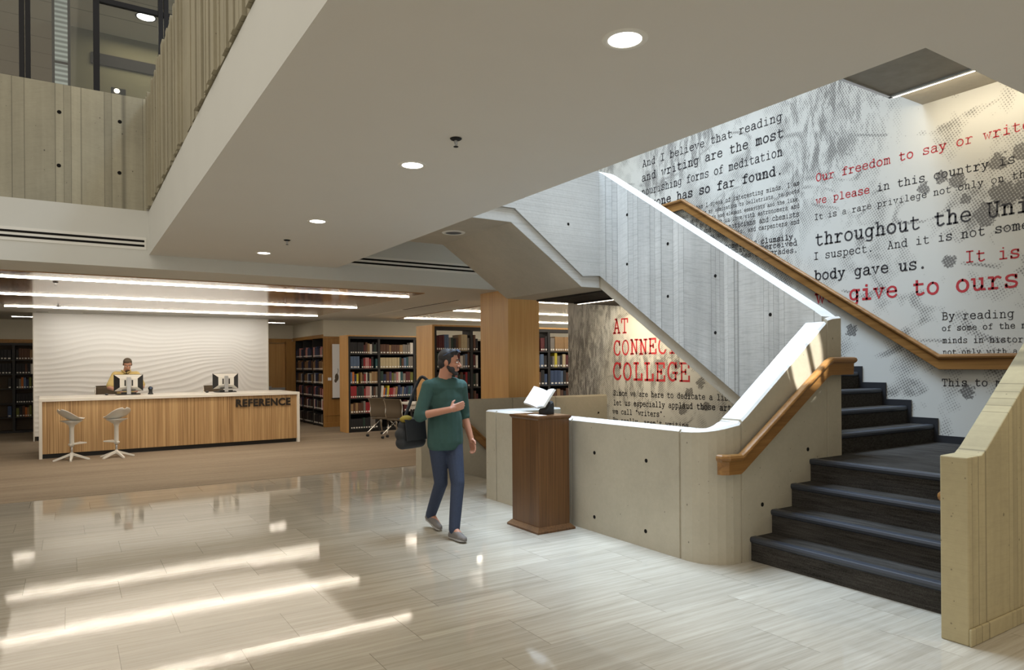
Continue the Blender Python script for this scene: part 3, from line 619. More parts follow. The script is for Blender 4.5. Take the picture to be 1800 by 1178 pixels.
# ================================================================== MURAL LETTERING (typewriter face drawn stroke by stroke)
GL = {
'a': "~1,4 1.8,4.8 3.2,5 4.4,4.4 4.6,3.2|4.6,3.4 4.6,.8 5.1,.1 5.9,.2|~4.6,2.8 2.6,2.8 1,2.2 .6,1.2 1.3,.2 2.7,0 4,.6 4.6,1.5",
'b': ".3,7 1.4,7 1.4,.1 .4,.1|~1.4,3.5 2.3,4.7 3.6,5 5.2,4.1 5.6,2.5 5,.8 3.6,0 2.2,.4 1.4,1.5",
'c': "~5,3.6 4.6,4.6 3.2,5 1.5,4.3 .7,2.6 1.3,.8 3.2,0 4.6,.4 5.4,1.2|5,5 5,3.6",
'd': "3.6,7 4.7,7 4.7,.1 5.8,.1|~4.7,3.5 3.9,4.7 2.6,5 1,4.1 .5,2.5 1.1,.8 2.5,0 3.9,.4 4.7,1.5",
'e': ".8,2.7 5.3,2.7|~5.3,2.7 4.8,4.3 3.1,5 1.3,4.2 .7,2.5 1.3,.8 3.2,0 4.6,.3 5.4,1",
'f': "~5.6,6.3 4.6,6.9 3.3,6.6 2.8,5.6|2.8,5.7 2.8,.1|1,.1 4.8,.1|1,4.8 5,4.8",
'g': "5.8,4.8 4.6,4.8 4.6,-.6|~4.6,-.6 4.2,-1.7 2.8,-2 1.2,-1.7|~4.6,3.5 3.8,4.7 2.5,5 1,4.1 .6,2.6 1.1,1 2.5,.3 3.8,.7 4.6,1.8",
'h': ".3,7 1.4,7 1.4,.1|.3,.1 2.5,.1|~1.4,3.4 2.4,4.7 3.6,5 4.6,4.2 4.7,3|4.7,3.2 4.7,.1|3.7,.1 5.8,.1",
'i': "1.3,4.8 3.1,4.8 3.1,.1|1,.1 5.2,.1|3,6.6 3.1,6.9",
'k': ".3,7 1.4,7 1.4,.1|.3,.1 2.4,.1|1.4,2 4.4,4.8|3.4,4.8 5.5,4.8|2.6,3 4.9,.1|3.9,.1 5.8,.1",
'l': "1.3,7 3.1,7 3.1,.1|1,.1 5.2,.1",
'm': ".1,4.8 .9,4.8 .9,.1|.1,.1 1.7,.1|~.9,3.8 1.6,4.8 2.4,4.9 3.1,4.1|3.1,4.2 3.1,.1|2.6,.1 3.8,.1|~3.1,3.8 3.8,4.8 4.6,4.9 5.2,4.1|5.2,4.2 5.2,.1 6,.1",
'n': ".3,4.8 1.4,4.8 1.4,.1|.3,.1 2.5,.1|~1.4,3.4 2.4,4.7 3.6,5 4.6,4.2 4.7,3|4.7,3.2 4.7,.1|3.7,.1 5.8,.1",
'o': "~3,5 1.3,4.3 .6,2.5 1.3,.7 3,0 4.7,.7 5.4,2.5 4.7,4.3 3,5",
'p': ".3,4.8 1.4,4.8 1.4,-1.9|.3,-1.9 2.8,-1.9|~1.4,3.5 2.3,4.7 3.6,5 5.2,4.1 5.6,2.5 5,.8 3.6,0 2.2,.4 1.4,1.5",
'r': ".6,4.8 2.2,4.8 2.2,.1|.6,.1 4.2,.1|~2.2,3 3.2,4.4 4.4,4.9 5.5,4.4",
's': "~5,4.2 4.2,4.9 2.8,5 1.4,4.5 1.1,3.6 1.8,2.8 3.2,2.5 4.8,2 5.2,1.2 4.6,.3 3,0 1.7,.2 .9,.9|5,5 5,3.7|.9,1.3 .9,0",
't': "2.1,6.5 2.1,1.3|~2.1,1.4 2.5,.3 3.7,0 5.4,.7|.7,4.8 5,4.8",
'u': ".2,4.8 1.3,4.8 1.3,1.8|~1.3,1.9 1.6,.5 2.7,0 3.9,.5 4.7,1.6|3.6,4.8 4.7,4.8 4.7,.1 5.8,.1",
'v': ".2,4.8 2,4.8|4,4.8 5.8,4.8|1,4.8 3,.1 5,4.8",
'w': "0,4.8 1.6,4.8|4.4,4.8 6,4.8|.7,4.8 1.8,.1 3,3.6 4.2,.1 5.3,4.8",
'y': ".2,4.8 2,4.8|4,4.8 5.8,4.8|1,4.8 3.1,.3|~5,4.8 3.1,.3 2.3,-1.4 1.2,-1.9 .5,-1.8",
'.': "*3,.55,.95", ',': "3,.7 2.4,-1.2", "'": "3,7 2.9,5.3", '"': "2.2,7 2.2,5.4|3.9,7 3.9,5.4",
'A': "3,6.9 .9,.1|3,6.9 5.1,.1|1.7,2.5 4.3,2.5|.1,.1 2,.1|4,.1 5.9,.1|1.7,6.9 3,6.9",
'B': ".4,6.9 3.4,6.9|~3.4,6.9 4.8,6.3 4.9,4.6 3.5,3.7|1.3,3.7 3.5,3.7|~3.5,3.7 5.2,3.1 5.4,1.1 3.8,.1|.4,.1 3.8,.1|1.3,6.9 1.3,.1",
'C': "~5.1,5 4.5,6.4 3.1,7 1.5,6.2 .6,3.5 1.4,.9 3.2,0 4.6,.4 5.4,1.6|5.1,6.9 5.1,4.8",
'E': ".4,6.9 5.2,6.9 5.2,5.2|.4,.1 5.4,.1 5.4,1.9|1.3,6.9 1.3,.1|1.3,3.6 3.5,3.6|3.5,4.4 3.5,2.8",
'G': "~5.1,5.2 4.5,6.4 3.1,7 1.5,6.2 .6,3.5 1.4,.9 3.2,0 4.9,.6|5.1,6.9 5.1,5|4.9,.4 4.9,3|3.4,3 5.8,3",
'I': "1,6.9 5,6.9|1,.1 5,.1|3,6.9 3,.1",
'L': ".5,6.9 3.3,6.9|1.9,6.9 1.9,.1|.5,.1 5.4,.1 5.4,2.4",
'N': ".2,6.9 1.3,6.9 4.8,.1|1.3,6.9 1.3,.1|.2,.1 2.4,.1|4.8,.1 4.8,6.9|3.6,6.9 5.9,6.9",
'O': "~3,7 1.3,6 .6,3.5 1.3,1 3,0 4.7,1 5.4,3.5 4.7,6 3,7",
'S': "~4.9,5.4 4.2,6.8 2.9,7 1.3,6.4 1,5.1 1.8,4 3.2,3.6 4.8,2.9 5.2,1.6 4.5,.3 3,0 1.6,.3 .9,1.6|4.9,6.9 4.9,5.3|.9,1.8 .9,0",
'T': "3,6.9 3,.1|1.6,.1 4.4,.1|.4,5.1 .4,6.9 5.6,6.9 5.6,5.1",
'U': ".1,6.9 2.2,6.9|3.8,6.9 5.9,6.9|1.1,6.9 1.1,2.2|~1.1,2.4 1.5,.7 3,0 4.5,.7 4.9,2.4|4.9,2.3 4.9,6.9",
'Y': ".2,6.9 1.9,6.9|4.1,6.9 5.8,6.9|1,6.9 3,3.4 5,6.9|3,3.4 3,.1|1.6,.1 4.4,.1",
}
def spline(p, k=4):
    out = []
    for i in range(len(p) - 1):
        a, b, c, d = p[max(0, i - 1)], p[i], p[i + 1], p[min(len(p) - 1, i + 2)]
        if p[0] == p[-1]:
            if i == 0: a = p[-2]
            if i == len(p) - 2: d = p[1]
        for j in range(k):
            t = j / k
            out.append(tuple(0.5 * (2 * b[q] + (c[q] - a[q]) * t + (2 * a[q] - 5 * b[q] + 4 * c[q] - d[q]) * t * t + (3 * b[q] - a[q] - 3 * c[q] + d[q]) * t ** 3) for q in (0, 1)))
    return out + [p[-1]]
def glyph(ch):
    out = []
    for st_ in GL.get(ch, '').split('|'):
        if not st_: continue
        if st_[0] == '*':
            x, y, r = map(float, st_[1:].split(',')); out.append(('*', x, y, r)); continue
        sm = st_[0] == '~'; p = [tuple(map(float, q.split(','))) for q in st_.lstrip('~').split()]
        out.append(spline(p) if sm else p)
    return out
GC = {c: glyph(c) for c in GL}
class Letters:
    def __init__(s, seed=1): s.mb = MB(); s.r = random.Random(seed); s.n = 0
    def line(s, text, y0, z0, y1, z1, n, vf=1.08, wt=.78, skip=0):
        adv = (y0 - y1) / n; u = adv / 7.0; dz = (z1 - z0) / n
        for i, ch in enumerate(text):
            if ch == ' ': continue
            oy = y0 - adv * i; oz = z0 + dz * i + s.r.uniform(-.12, .12) * u; w_ = 1.18 * wt * u * s.r.uniform(.86, 1.12) / 2
            s.n += 1; xx = 7.6485 - .00001 * (s.n % 40)
            P = lambda p: (oy - p[0] * u, oz + p[1] * u * vf)
            for sk_ in GC.get(ch, []):
                if sk_[0] == '*':
                    c = P(sk_[1:3]); r = sk_[3] * u; s.mb.face([s.mb.v(xx, c[0] + r * math.cos(2 * PI * k / 14), c[1] + r * math.sin(2 * PI * k / 14)) for k in range(14)]); continue
                pts = [Vector(P(p)) for p in sk_]
                L, Rr = [], []
                for k, p in enumerate(pts):
                    t = pts[min(k + 1, len(pts) - 1)] - pts[max(0, k - 1)]
                    if 0 < k < len(pts) - 1:
                        t1 = (p - pts[k - 1]).normalized(); t2 = (pts[k + 1] - p).normalized()
                        if (t1 + t2).length < .2: t = t1
                        else: t = t1 + t2
                        kk = min(1.5, 1 / max(.5, t.normalized().dot(t1)))
                    else: kk = 1
                    t = t.normalized(); nn = Vector((-t.y, t.x)) * w_ * kk
                    e = -t * w_ * .7 if k == 0 else (t * w_ * .7 if k == len(pts) - 1 else Vector((0, 0)))
                    j = s.r.uniform(.9, 1.1)
                    L.append(s.mb.v(xx, *(p + e + nn * j))); Rr.append(s.mb.v(xx, *(p + e - nn * j)))
                for k in range(len(pts) - 1): s.mb.face([L[k], Rr[k], Rr[k + 1], L[k + 1]])
    def done(s, mat, label):
        o = s.mb.build('lettering', mat, parent=wall_right, label=label); return o
B = Letters(1); RD = Letters(2)
B.line("And I believe that reading", 8.05, 4.71, 5.499, 4.69, 26)
B.line("and writing are the most", 8.07, 4.485, 5.480, 4.472, 24, wt=.9)
B.line("nourishing forms of meditation", 8.074, 4.262, 5.502, 4.238, 30, 1.3, wt=.9)
B.line("anyone has so far found.", 8.078, 4.055, 5.492, 4.004, 24, wt=1.05)
for t, z0, z1, n, y1 in (("Yes, when I speak of interesting minds, I am", 3.837, 3.811, 44, 5.268), ("not limiting my admiration to belletrists, to poets", 3.74, 3.719, 51, 5.269),
    ("and story tellers and elegant essayists and the like.", 3.656, 3.618, 53, 5.26), ("I could be as much in love with astronomers and", 3.572, 3.53, 47, 5.27),
    ("artists and mathematicians and chemists", 3.479, 3.422, 39, 5.271), ("and physicians and nurses, and carpenters and", 3.387, 3.333, 45, 5.272)):
    B.line(t, 7.215, z0, y1, z1, n, 1.25, .95)
for t, z0, z1, n, y1 in (("others, too, sometimes clumsily,", 3.21, 3.149, 32, 5.304), ("are telling us what is perceived", 3.151, 3.066, 32, 5.304), ("or not, in all shades and grades.", 3.084, 2.976, 33, 5.297), ("the depths of", 3.02, 2.98, 13, 6.35)):
    B.line(t, 7.215, z0, y1, z1, n, 1.05, 1.1 if 'clum' in t else .9)
RD.line("Our freedom to say or write", 5.046, 3.799, 2.89, 3.799, 26, 1.1, .85)
RD.line("we please", 5.048, 3.526, 4.37, 3.52, 9, 1.1, .85)
B.line("in this country is", 5.048 - 10 * .0753, 3.52, 2.939, 3.507, 18, 1.1, .8)
B.line("It is a rare privilege not only on the", 5.07, 3.336, 3.037, 3.349, 34, 1.12, .75)
B.line("throughout the Unit", 5.063, 3.024, 3.317, 3.02, 14, 1.15, .88)
B.line("I suspect.  And it is not some", 5.083, 2.853, 3.203, 2.855, 25, 1.12, .78)
B.line("body gave us.", 5.075, 2.603, 3.752, 2.593, 13, 1.12, 1.0)
RD.line("It is", 3.395, 2.604, 2.902, 2.593, 5, 1.12, .85)
RD.line("we give to ours", 5.061, 2.321, 2.908, 2.314, 15, 1.12, 1.05)
B.line("By reading", 3.619, 2.035, 2.959, 2.021, 10, 1.15, .8)
B.line("of some of the m", 3.62, 1.921, 2.953, 1.916, 14, 1.15, .85)
B.line("minds in history", 3.615, 1.794, 2.888, 1.781, 15, 1.15, .85)
B.line("not only with a", 3.613, 1.675, 2.935, 1.672, 15, 1.15, .85)
B.line("This to m", 3.623, 1.348, 3.19, 1.355, 7, 1.15, .9)
RD.line("AT", 8.772, 2.106, 8.389, 2.108, 2, 1.22, .80)
RD.line("CONNECTICUT", 8.775, 1.752, 7.532, 1.759, 6, 1.12, .82)
RD.line("COLLEGE", 8.794, 1.345, 7.052, 1.338, 7, 1.08, .84)
B.line("Since we are here to dedicate a library,", 8.783, 1.077, 6.388, 1.083, 35, 1.15, 1.15)
B.line("let us especially applaud those artists", 8.784, .915, 6.336, .945, 35, 1.15, 1.15)
B.line('we call "writers".', 8.80, .77, 7.577, .784, 18, 1.15, 1.15)
B.line("By really, aren't writing", 8.802, .625, 7.05, .645, 26, 1.15, 1.15)
B.done('letter_black', 'black typewriter lettering'); RD.done('letter_red', 'red typewriter lettering')

# ================================================================== CEILING FIXTURES
DL = [(1.98, 2.185), (1.98, 4.33), (1.98, 6.475), (1.98, 8.62)]
dl_lab = ['round recessed downlight nearest the stairwell opening, largest and brightest disc', 'round recessed downlight, second along the white soffit from the stair end', 'round recessed downlight, third along the white soffit from the stair end', 'round recessed downlight farthest back, next to the white fascia']
def downlight(x, y, z, lab):
    t = thing('downlight', (x, y, z), lab, 'ceiling light', 'downlights in the white soffit')
    mb = MB().lathe([(.070, -.001), (.072, -.004), (.094, -.004), (.098, 0)], n=32, cap=False); mb.build('trim_ring', 'white_plastic', parent=t, smooth=True)
    MB().lathe([(.002, -.0025), (.071, -.0025), (.071, -.001)], n=32).build('lens', 'lamp', parent=t)
    l = bpy.data.lights.new('downlight_lamp', 'AREA'); l.shape = 'DISK'; l.size = .13; l.energy = 8; l.color = (1, .90, .74); l.spread = R(140); o = bpy.data.objects.new('downlight_lamp', l); COL.objects.link(o); o.parent = t; o.location = (0, 0, -.012)
    return t
for (x, y), l in zip(DL, dl_lab): downlight(x, y, 2.97, l)
SP = [((1.97, 3.68, 2.97), 'dark pendent sprinkler head hanging between the two nearest downlights'), ((1.99, 7.60, 2.97), 'dark pendent sprinkler head hanging between the two farthest downlights'),
      ((-.16, 11.41, 2.788), 'small sprinkler head under the wood ceiling, nearer the room'), ((-.18, 15.79, 2.788), 'small sprinkler head under the wood ceiling by the farthest strip light')]
for p, l in SP:
    t = thing('sprinkler', p, l, 'sprinkler', 'ceiling sprinklers')
    MB().lathe([(.001, -.001), (.036, -.004), (.030, -.010), (.012, -.014), (.001, -.014)], n=20).build('escutcheon', 'grey_frame', parent=t, smooth=True)
    mb = MB().lathe([(.009, -.012), (.009, -.03), (.005, -.034), (.004, -.05)], n=10); mb.tube([(.009, 0, -.014), (.011, 0, -.03), (.003, 0, -.05)], .002, 6).tube([(-.009, 0, -.014), (-.011, 0, -.03), (-.003, 0, -.05)], .002, 6); mb.build('frame', 'alu', parent=t)
    MB().lathe([(.001, -.050), (.015, -.050), (.015, -.053), (.001, -.053)], n=16).build('deflector', 'grey_frame', parent=t)
def strip_light(p0, p1, lab, grp=None, w_=.035, mat='led', zt=2.788):
    (x0, y0), (x1, y1) = p0, p1
    t = thing('strip_light', ((x0 + x1) / 2, (y0 + y1) / 2, zt), lab, 'strip light', grp); hx, hy = abs(x1 - x0) / 2, abs(y1 - y0) / 2
    a, b = (hx, w_ / 2) if hx > hy else (w_ / 2, hy)
    MB().box(-a - .006, a + .006, -b - .006, b + .006, -.006, 0).build('housing', 'white_plastic', parent=t)
    MB().box(-a, a, -b, b, -.011, -.006).build('diffuser', mat, parent=t); return t
for y, l in ((11.03, 'long linear light in the wood ceiling, nearest of three above the desk'), (13.60, 'long linear light in the wood ceiling, middle of three above the desk'), (16.27, 'long linear light in the wood ceiling, farthest of three, by the white wall')):
    strip_light((-1.045, y), (4.955, y), l, 'linear lights above the reference desk')
for x0, x1, y, l in ((7.03, 12.4, 10.75, 'linear light in the wood ceiling right of the oak column, nearest of three'), (7.03, 12.4, 13.29, 'linear light in the wood ceiling by the oak column, middle of three'), (7.04, 12.4, 15.93, 'linear light in the wood ceiling above the far bookcases')):
    strip_light((x0, y), (x1, y), l, 'linear lights above the bookcases')
strip_light((-1.122, 19.6), (-.2, 19.6), 'short linear light left of the white wave wall', None, .035, 'led', 2.8)
strip_light((4.0, 19.4), (4.99, 19.4), 'short linear light right of the white wave wall by the door', None, .035, 'led', 2.8)
# wall washers along the mural
for (p, ln, lab) in (((6.57, 7.96, 2.57), .86, 'slim linear fixture under the stair landing washing the lower mural'), ((7.035, 2.82, 4.335), 1.94, 'slim glowing linear fixture along the dark soffit panel above the mural')):
    t = thing('wall_washer', p, lab, 'strip light')
    MB().box(-.05, .02, -ln / 2, ln / 2, -.045, 0).build('housing', 'grey_frame', parent=t)
    MB().box(.02, .032, -ln / 2, ln / 2, -.05, -.02).build('diffuser', 'led_cool', parent=t)
    l = bpy.data.lights.new('washer', 'AREA'); l.shape = 'RECTANGLE'; l.size = .05; l.size_y = ln; l.energy = 24 if p[2] < 3 else 8; l.color = (1, .84, .60); l.spread = R(150)
    o = bpy.data.objects.new('washer_lamp', l); COL.objects.link(o); o.parent = t; o.location = (.05, 0, -.06); o.rotation_euler = (0, R(-50), 0)
t = thing('soffit_panel', (6.3, 2.8, 4.327), 'dark grey suspended panel with grey rim under the upper landing', 'ceiling panel')
MB().box(-.78, .64, -1.05, .95, -.05, 0).build('panel', plain('dark_grey_panel', srgb(138, 131, 118), .6, var=.25, vscale=8), parent=t)
mb = MB(); mb.box(-.78, .68, .95, .985, -.068, 0); mb.box(.64, .675, -1.05, .985, -.068, 0); mb.build('rim', 'alu', parent=t)
# round speaker
t = thing('ceiling_speaker', (4.08, 7.70, 3.27), 'round ceiling speaker with white rim under the raw concrete stair soffit', 'speaker')
MB().lathe([(.10, -.004), (.105, -.012), (.14, -.008), (.148, 0)], n=32, cap=False).build('rim', 'white_plastic', parent=t, smooth=True)
MB().lathe([(.002, -.004), (.10, -.006), (.101, 0)], n=32).build('grille', plain('speaker_grille', (.10, .11, .13), .6), parent=t)
# slot diffusers
def diffuser(name, x0, x1, y, z, lab, h=.075):
    t = thing('air_diffuser', ((x0 + x1) / 2, y, z), lab, 'air vent'); a = (x1 - x0) / 2
    MB().box(-a, a, -.006, 0, -h, h).build('frame', 'white_plastic', parent=t)
    for dz in (-.028, .028): MB().box(-a + .02, a - .02, -.008, -.006, dz - .013, dz + .013).build('slot', 'dark', parent=t)
diffuser('l', -6, .79, 9.45, 3.10, 'two-slot linear air diffuser in the white fascia left of the soffit')
diffuser('r', 3.2, 6.2, 9.45, 3.10, 'two-slot linear air diffuser in the grey fascia behind the concrete stair')
for x0, x1, y, lab in ((.239, 4.274, 17.72, 'long black linear air slot in the ceiling along the wave wall'), (-.60, -.38, 17.80, 'short black linear air slot near the left end of the wave wall')):
    t = thing('air_diffuser', ((x0 + x1) / 2, y, 2.8), lab, 'air vent'); a = (x1 - x0) / 2
    MB().box(-a - .01, a + .01, -.06, .06, -.004, 0).build('frame', 'white_plastic', parent=t); MB().box(-a, a, -.03, .03, -.006, -.004).build('slot', 'dark', parent=t)
t = thing('air_diffuser', (6.03, 13.5, 2.8), 'linear air slot running back along the ceiling left of the oak column', 'air vent')
MB().box(-.05, .05, -2.3, 2.3, -.004, 0).build('frame', 'white_plastic', parent=t); MB().box(-.022, .022, -2.28, .2, -.006, -.004).build('slot', 'dark', parent=t)
# upstairs room
t = thing('downlight', (.915, 10.75, 6.45), 'round downlight seen through the upstairs window', 'ceiling light')
MB().lathe([(.112, -.002), (.13, -.006), (.135, 0)], n=28, cap=False).build('trim_ring', 'grey_frame', parent=t); MB().lathe([(.002, -.004), (.112, -.004), (.112, -.001)], n=28).build('lens', 'lamp', parent=t)
t = thing('spotlight', (.60, 11.2, 5.45), 'black twin spotlight behind the upstairs window', 'spotlight')
MB().box(-.09, .09, -.03, .05, -.09, .09).build('housing', 'black', parent=t); MB().tube([(0, .05, .05), (0, .38, .05)], .012).build('arm', 'black', parent=t)
for dz in (-.04, .045): MB().lathe([(.002, 0), (.035, 0), (.035, .01)], n=16).build('lamp', 'led_dim', parent=t, loc=(-.02, -.035, dz)).rotation_euler = (R(70), R(-15), 0)
t = thing('window_reflection', (-.07, 10.6, 3.6), 'tall pale ribbed strip standing in for a reflection in the upstairs window', 'lamp')  # glowing solid strip added in place of a reflection in the glass
mt_, nt_, b_ = newmat('reflection_glow'); s_ = sep(nt_, objco(nt_))
f_ = mth(nt_, 'FRACT', mth(nt_, 'MULTIPLY', s_[2], 16)); c_ = ramp(nt_, f_, [(0.1, 0.25), (0.5, 0.75), (0.9, 0.25)])
setin(nt_, b_.inputs['Base Color'], c_); setin(nt_, b_.inputs['Emission Color'], mixc(nt_, 1.0, c_, (.8, .9, .85), 'MULTIPLY')); b_.inputs['Emission Strength'].default_value = .45
MB().box(-.07, .07, -.05, .05, 0, 2.84).build('reflection_strip', mt_, parent=t); mb = MB(); mb.box(-.10, -.07, -.05, .05, 0, 2.84); mb.box(.07, .10, -.05, .05, 0, 2.84); mb.box(-.1, .1, -.055, -.05, 1.9, 1.93); mb.build('frame', 'grey_frame', parent=t)
area('upstairs_fill', (1.2, 11.0, 6.38), (1.5, .8), 24, (1, .86, .66))  # this and the next are unseen fills added for dim room light
area('upstairs_fill_left', (-2.0, 13.5, 6.38), (2.5, 2.5), 60, (1, .82, .58))

# ================================================================== REFERENCE DESK AND WHAT STANDS ON AND BY IT
desk = thing('reference_desk', (-.462, 14.545, 0), 'long reference desk with white waterfall top and striped wood front', 'desk', rotz=R(1.4))
DL_, DD = 4.54, 1.52
mb = MB(); mb.box(0, DL_, 0, DD, 1.005, 1.058); mb.build('worktop', 'white_ss', parent=desk, bevel=.004)
for x in (0, DL_ - .05): MB().box(x, x + .05, 0, DD, 0, 1.005).build('side_panel', 'white_ss', parent=desk, bevel=.003)
MB().box(.05, DL_ - .05, .05, .08, .085, 1.004).build('front_panel', 'zebra', parent=desk)
MB().box(.05, DL_ - .05, .10, .12, 0, .085).build('kick_plate', 'black', parent=desk)
MB().box(.05, DL_ - .05, DD - .5, DD - .47, .1, 1.004).build('modesty_panel', 'zebra', parent=desk)
tc = bpy.data.curves.new('reference_text', 'FONT'); tc.body = 'REFERENCE'; tc.size = 1; tc.extrude = .045; tc.offset = .03; tc.space_character = 1.10
to = bpy.data.objects.new('reference_text', tc); COL.objects.link(to)
dg = bpy.context.evaluated_depsgraph_get(); dg.update(); tm = bpy.data.meshes.new_from_object(to.evaluated_get(dg)); bpy.data.objects.remove(to)
xs = [v.co.x for v in tm.vertices]; ys = [v.co.y for v in tm.vertices]
for v in tm.vertices:
    x = (v.co.x - min(xs)) / (max(xs) - min(xs)) * 1.085 + 3.27; z = (v.co.y - min(ys)) / (max(ys) - min(ys)) * .158 + .785; v.co = (x, .034 - v.co.z * .3, z)
tm.materials.clear(); tm.materials.append(MT['sign']); o = bpy.data.objects.new('lettering', tm); COL.objects.link(o); o.parent = desk; tag(o, 'raised black REFERENCE lettering')

def make_stool(loc, face, lab):
    t = thing('bar_stool', loc, lab, 'stool', 'white bar stools at the reference desk', rotz=face)   # local +x is the front of the seat
    mb = MB(); nu, nv = 16, 14; rows = []
    for i in range(nu + 1):
        u = -1 + 2 * i / nu; row = []
        for j in range(nv + 1):
            v = -1 + 2 * j / nv
            wd = .225 * math.sqrt(max(.03, 1 - (abs(u) ** 3.0))) * (1.0 if u < 0 else 1 - .45 * u * u)
            x = .205 * u; y = wd * v
            z = .690 + .175 * max(0, -u + .35) ** 1.5 / 1.35 ** 1.5 + .022 * max(0, u) + .022 * v * v * (1 - .5 * u) - .022 * (1 - u * u) * (1 - v * v)
            row.append(mb.v(x, y, z))
        rows.append(row)
    for a, b in zip(rows, rows[1:]):
        for j in range(nv): mb.face([a[j], a[j + 1], b[j + 1], b[j]])
    o = mb.build('seat', 'white_plastic', parent=t, smooth=True); sd = o.modifiers.new('t', 'SOLIDIFY'); sd.thickness = .014; sd.offset = -1
    ss = o.modifiers.new('s', 'SUBSURF'); ss.levels = 1; ss.render_levels = 1
    def rr(hx, hy, z, cx=0.0, n=16): return [(cx + hx * math.copysign(abs(math.cos(2 * PI * k / n)) ** .6, math.cos(2 * PI * k / n)), hy * math.copysign(abs(math.sin(2 * PI * k / n)) ** .6, math.sin(2 * PI * k / n)), z) for k in range(n)]
    mb = MB().ring_loft([rr(.034, .03, .235), rr(.034, .03, .30), rr(.032, .03, .55), rr(.04, .045, .60), rr(.09, .10, .645, .01), rr(.155, .16, .685, -.005)]); mb.build('column', 'white_plastic', parent=t, smooth=True)
    MB().lathe([(.018, .10), (.018, .26)], n=14).build('gas_lift', 'alu', parent=t, smooth=True, label='grey metal gas lift')
    mb = MB().ring_loft([[(x, y * w2, z + q) for y, q in ((-1, -.012), (1, -.012), (1, .012), (-1, .012))] for x, w2, z in ((0, .035, .275), (.09, .06, .282), (.20, .10, .288))]); mb.tube([(-.03, -.03, .27), (-.03, .03, .27)], .02); mb.build('footrest', 'white_plastic', parent=t, bevel=.005)
    mb = MB().lathe([(.03, .06), (.045, .075), (.045, .10), (.024, .128), (.02, .135)], n=18)
    for k in range(5):
        a = 2 * PI * k / 5 + .35; d = Vector((math.cos(a), math.sin(a), 0)); s_ = Vector((-d.y, d.x, 0)); rg = []
        for rd, hw, z0, z1 in ((.01, .026, .085, .125), (.14, .021, .045, .078), (.27, .016, 0.0, .030), (.285, .012, 0.0, .024)):
            rg.append([tuple(d * rd + s_ * q + Vector((0, 0, z))) for q, z in ((-hw, z0), (hw, z0), (hw * .8, z1), (-hw * .8, z1))])
        mb.ring_loft(rg)
    mb.build('base', 'white_plastic', parent=t); return t
make_stool((.02, 14.15, 0), R(30), 'white swivel bar stool at the left end of the desk, seat tip pointing right')
make_stool((.69, 14.13, 0), R(128), 'white swivel bar stool second from the left, seat tip pointing left')

def monitor(loc, rz, lab):
    t = thing('monitor', loc, lab, 'monitor', 'monitors on the reference desk', rotz=rz)     # local -y = back of the screen
    def fr(w0, h0, y, zc): return [(-w0, y, zc - h0), (w0, y, zc - h0), (w0, y, zc + h0), (-w0, y, zc + h0)]
    MB().ring_loft([fr(.255, .165, .03, .235), fr(.255, .165, .012, .235)]).build('screen', 'black', parent=t, bevel=.002)
    o = MB(); A = fr(.25, .16, .012, .235); Bq = fr(.155, .085, -.05, .235)
    va = [o.v(*p) for p in A]; vb = [o.v(*p) for p in Bq]
    for k in range(4): o.mi = 1 if k in (1, 3) else 0; o.face([va[k], va[(k + 1) % 4], vb[(k + 1) % 4], vb[k]])
    o.mi = 0; o.face(vb); o.build('back_shell', ['white_plastic', 'black'], parent=t)
    for x in (-.062, .062):
        MB().box(x - .012, x + .012, -.054, -.05, .175, .29).build('vent', 'black', parent=t)
        MB().box(x * 1.2 - .045, x * 1.2 + .045, -.052, -.045, .085, .10).build('port', 'black', parent=t)
    mb = MB(); mb.box(-.036, .036, -.085, -.055, .004, .35); mb.build('stand_pole', 'alu', parent=t, bevel=.004)
    mb = MB(); mb.box(-.20, .20, -.10, .12, 0, .012); mb.box(-.13, -.03, -.07, .05, .012, .05); mb.box(.04, .13, -.07, .05, .012, .045); mb.build('stand_base', 'black', parent=t, bevel=.003); return t
monitor((.975, 15.56, 1.059), R(0), 'computer monitor seen from behind, standing in front of the man at the desk')
monitor((2.775, 15.56, 1.059), R(2), 'computer monitor seen from behind, on the desk with no one at it')
def keyboard(loc, lab):
    t = thing('keyboard', loc, lab, 'keyboard'); MB().box(-.22, .22, -.07, .07, 0, .012).build('case', 'black', parent=t, bevel=.003)
    mb = MB()
    for r in range(5):
        for k in range(14): mb.box(-.21 + .03 * k, -.184 + .03 * k, -.06 + .024 * r, -.04 + .024 * r, .012, .017)
    mb.build('keys', 'shelf', parent=t)
keyboard((.98, 15.82, 1.058), 'black keyboard under the hands of the man at the desk'); keyboard((2.80, 15.80, 1.058), 'black keyboard behind the unattended monitor')
def mouse(loc, lab):
    t = thing('computer_mouse', loc, lab, 'mouse'); MB().ell((0, 0, .021), (.034, .055, .02)).build('shell', 'black', parent=t, smooth=True)
    MB().box(-.006, .006, .01, .045, .034, .04).build('wheel', 'shelf', parent=t)
mouse((.60, 15.55, 1.058), 'black computer mouse on the desk left of the man'); mouse((2.40, 15.50, 1.058), 'black computer mouse on the desk left of the unattended monitor')
t = thing('desk_scanner', (1.36, 15.56, 1.058), 'small black barcode scanner standing on the desk right of the man', 'scanner')
MB().lathe([(.002, 0), (.05, 0), (.05, .012), (.036, .03), (.034, .075), (.04, .085)], n=20).build('stand', 'black', parent=t, smooth=True)
MB().ell((0, -.005, .115), (.045, .042, .045)).build('head', 'black', parent=t, smooth=True); MB().lathe([(.002, 0), (.02, 0), (.024, .008)], n=16).build('lens', 'glass_dark', parent=t, loc=(0, -.05, .125)).rotation_euler = (R(80), 0, 0)

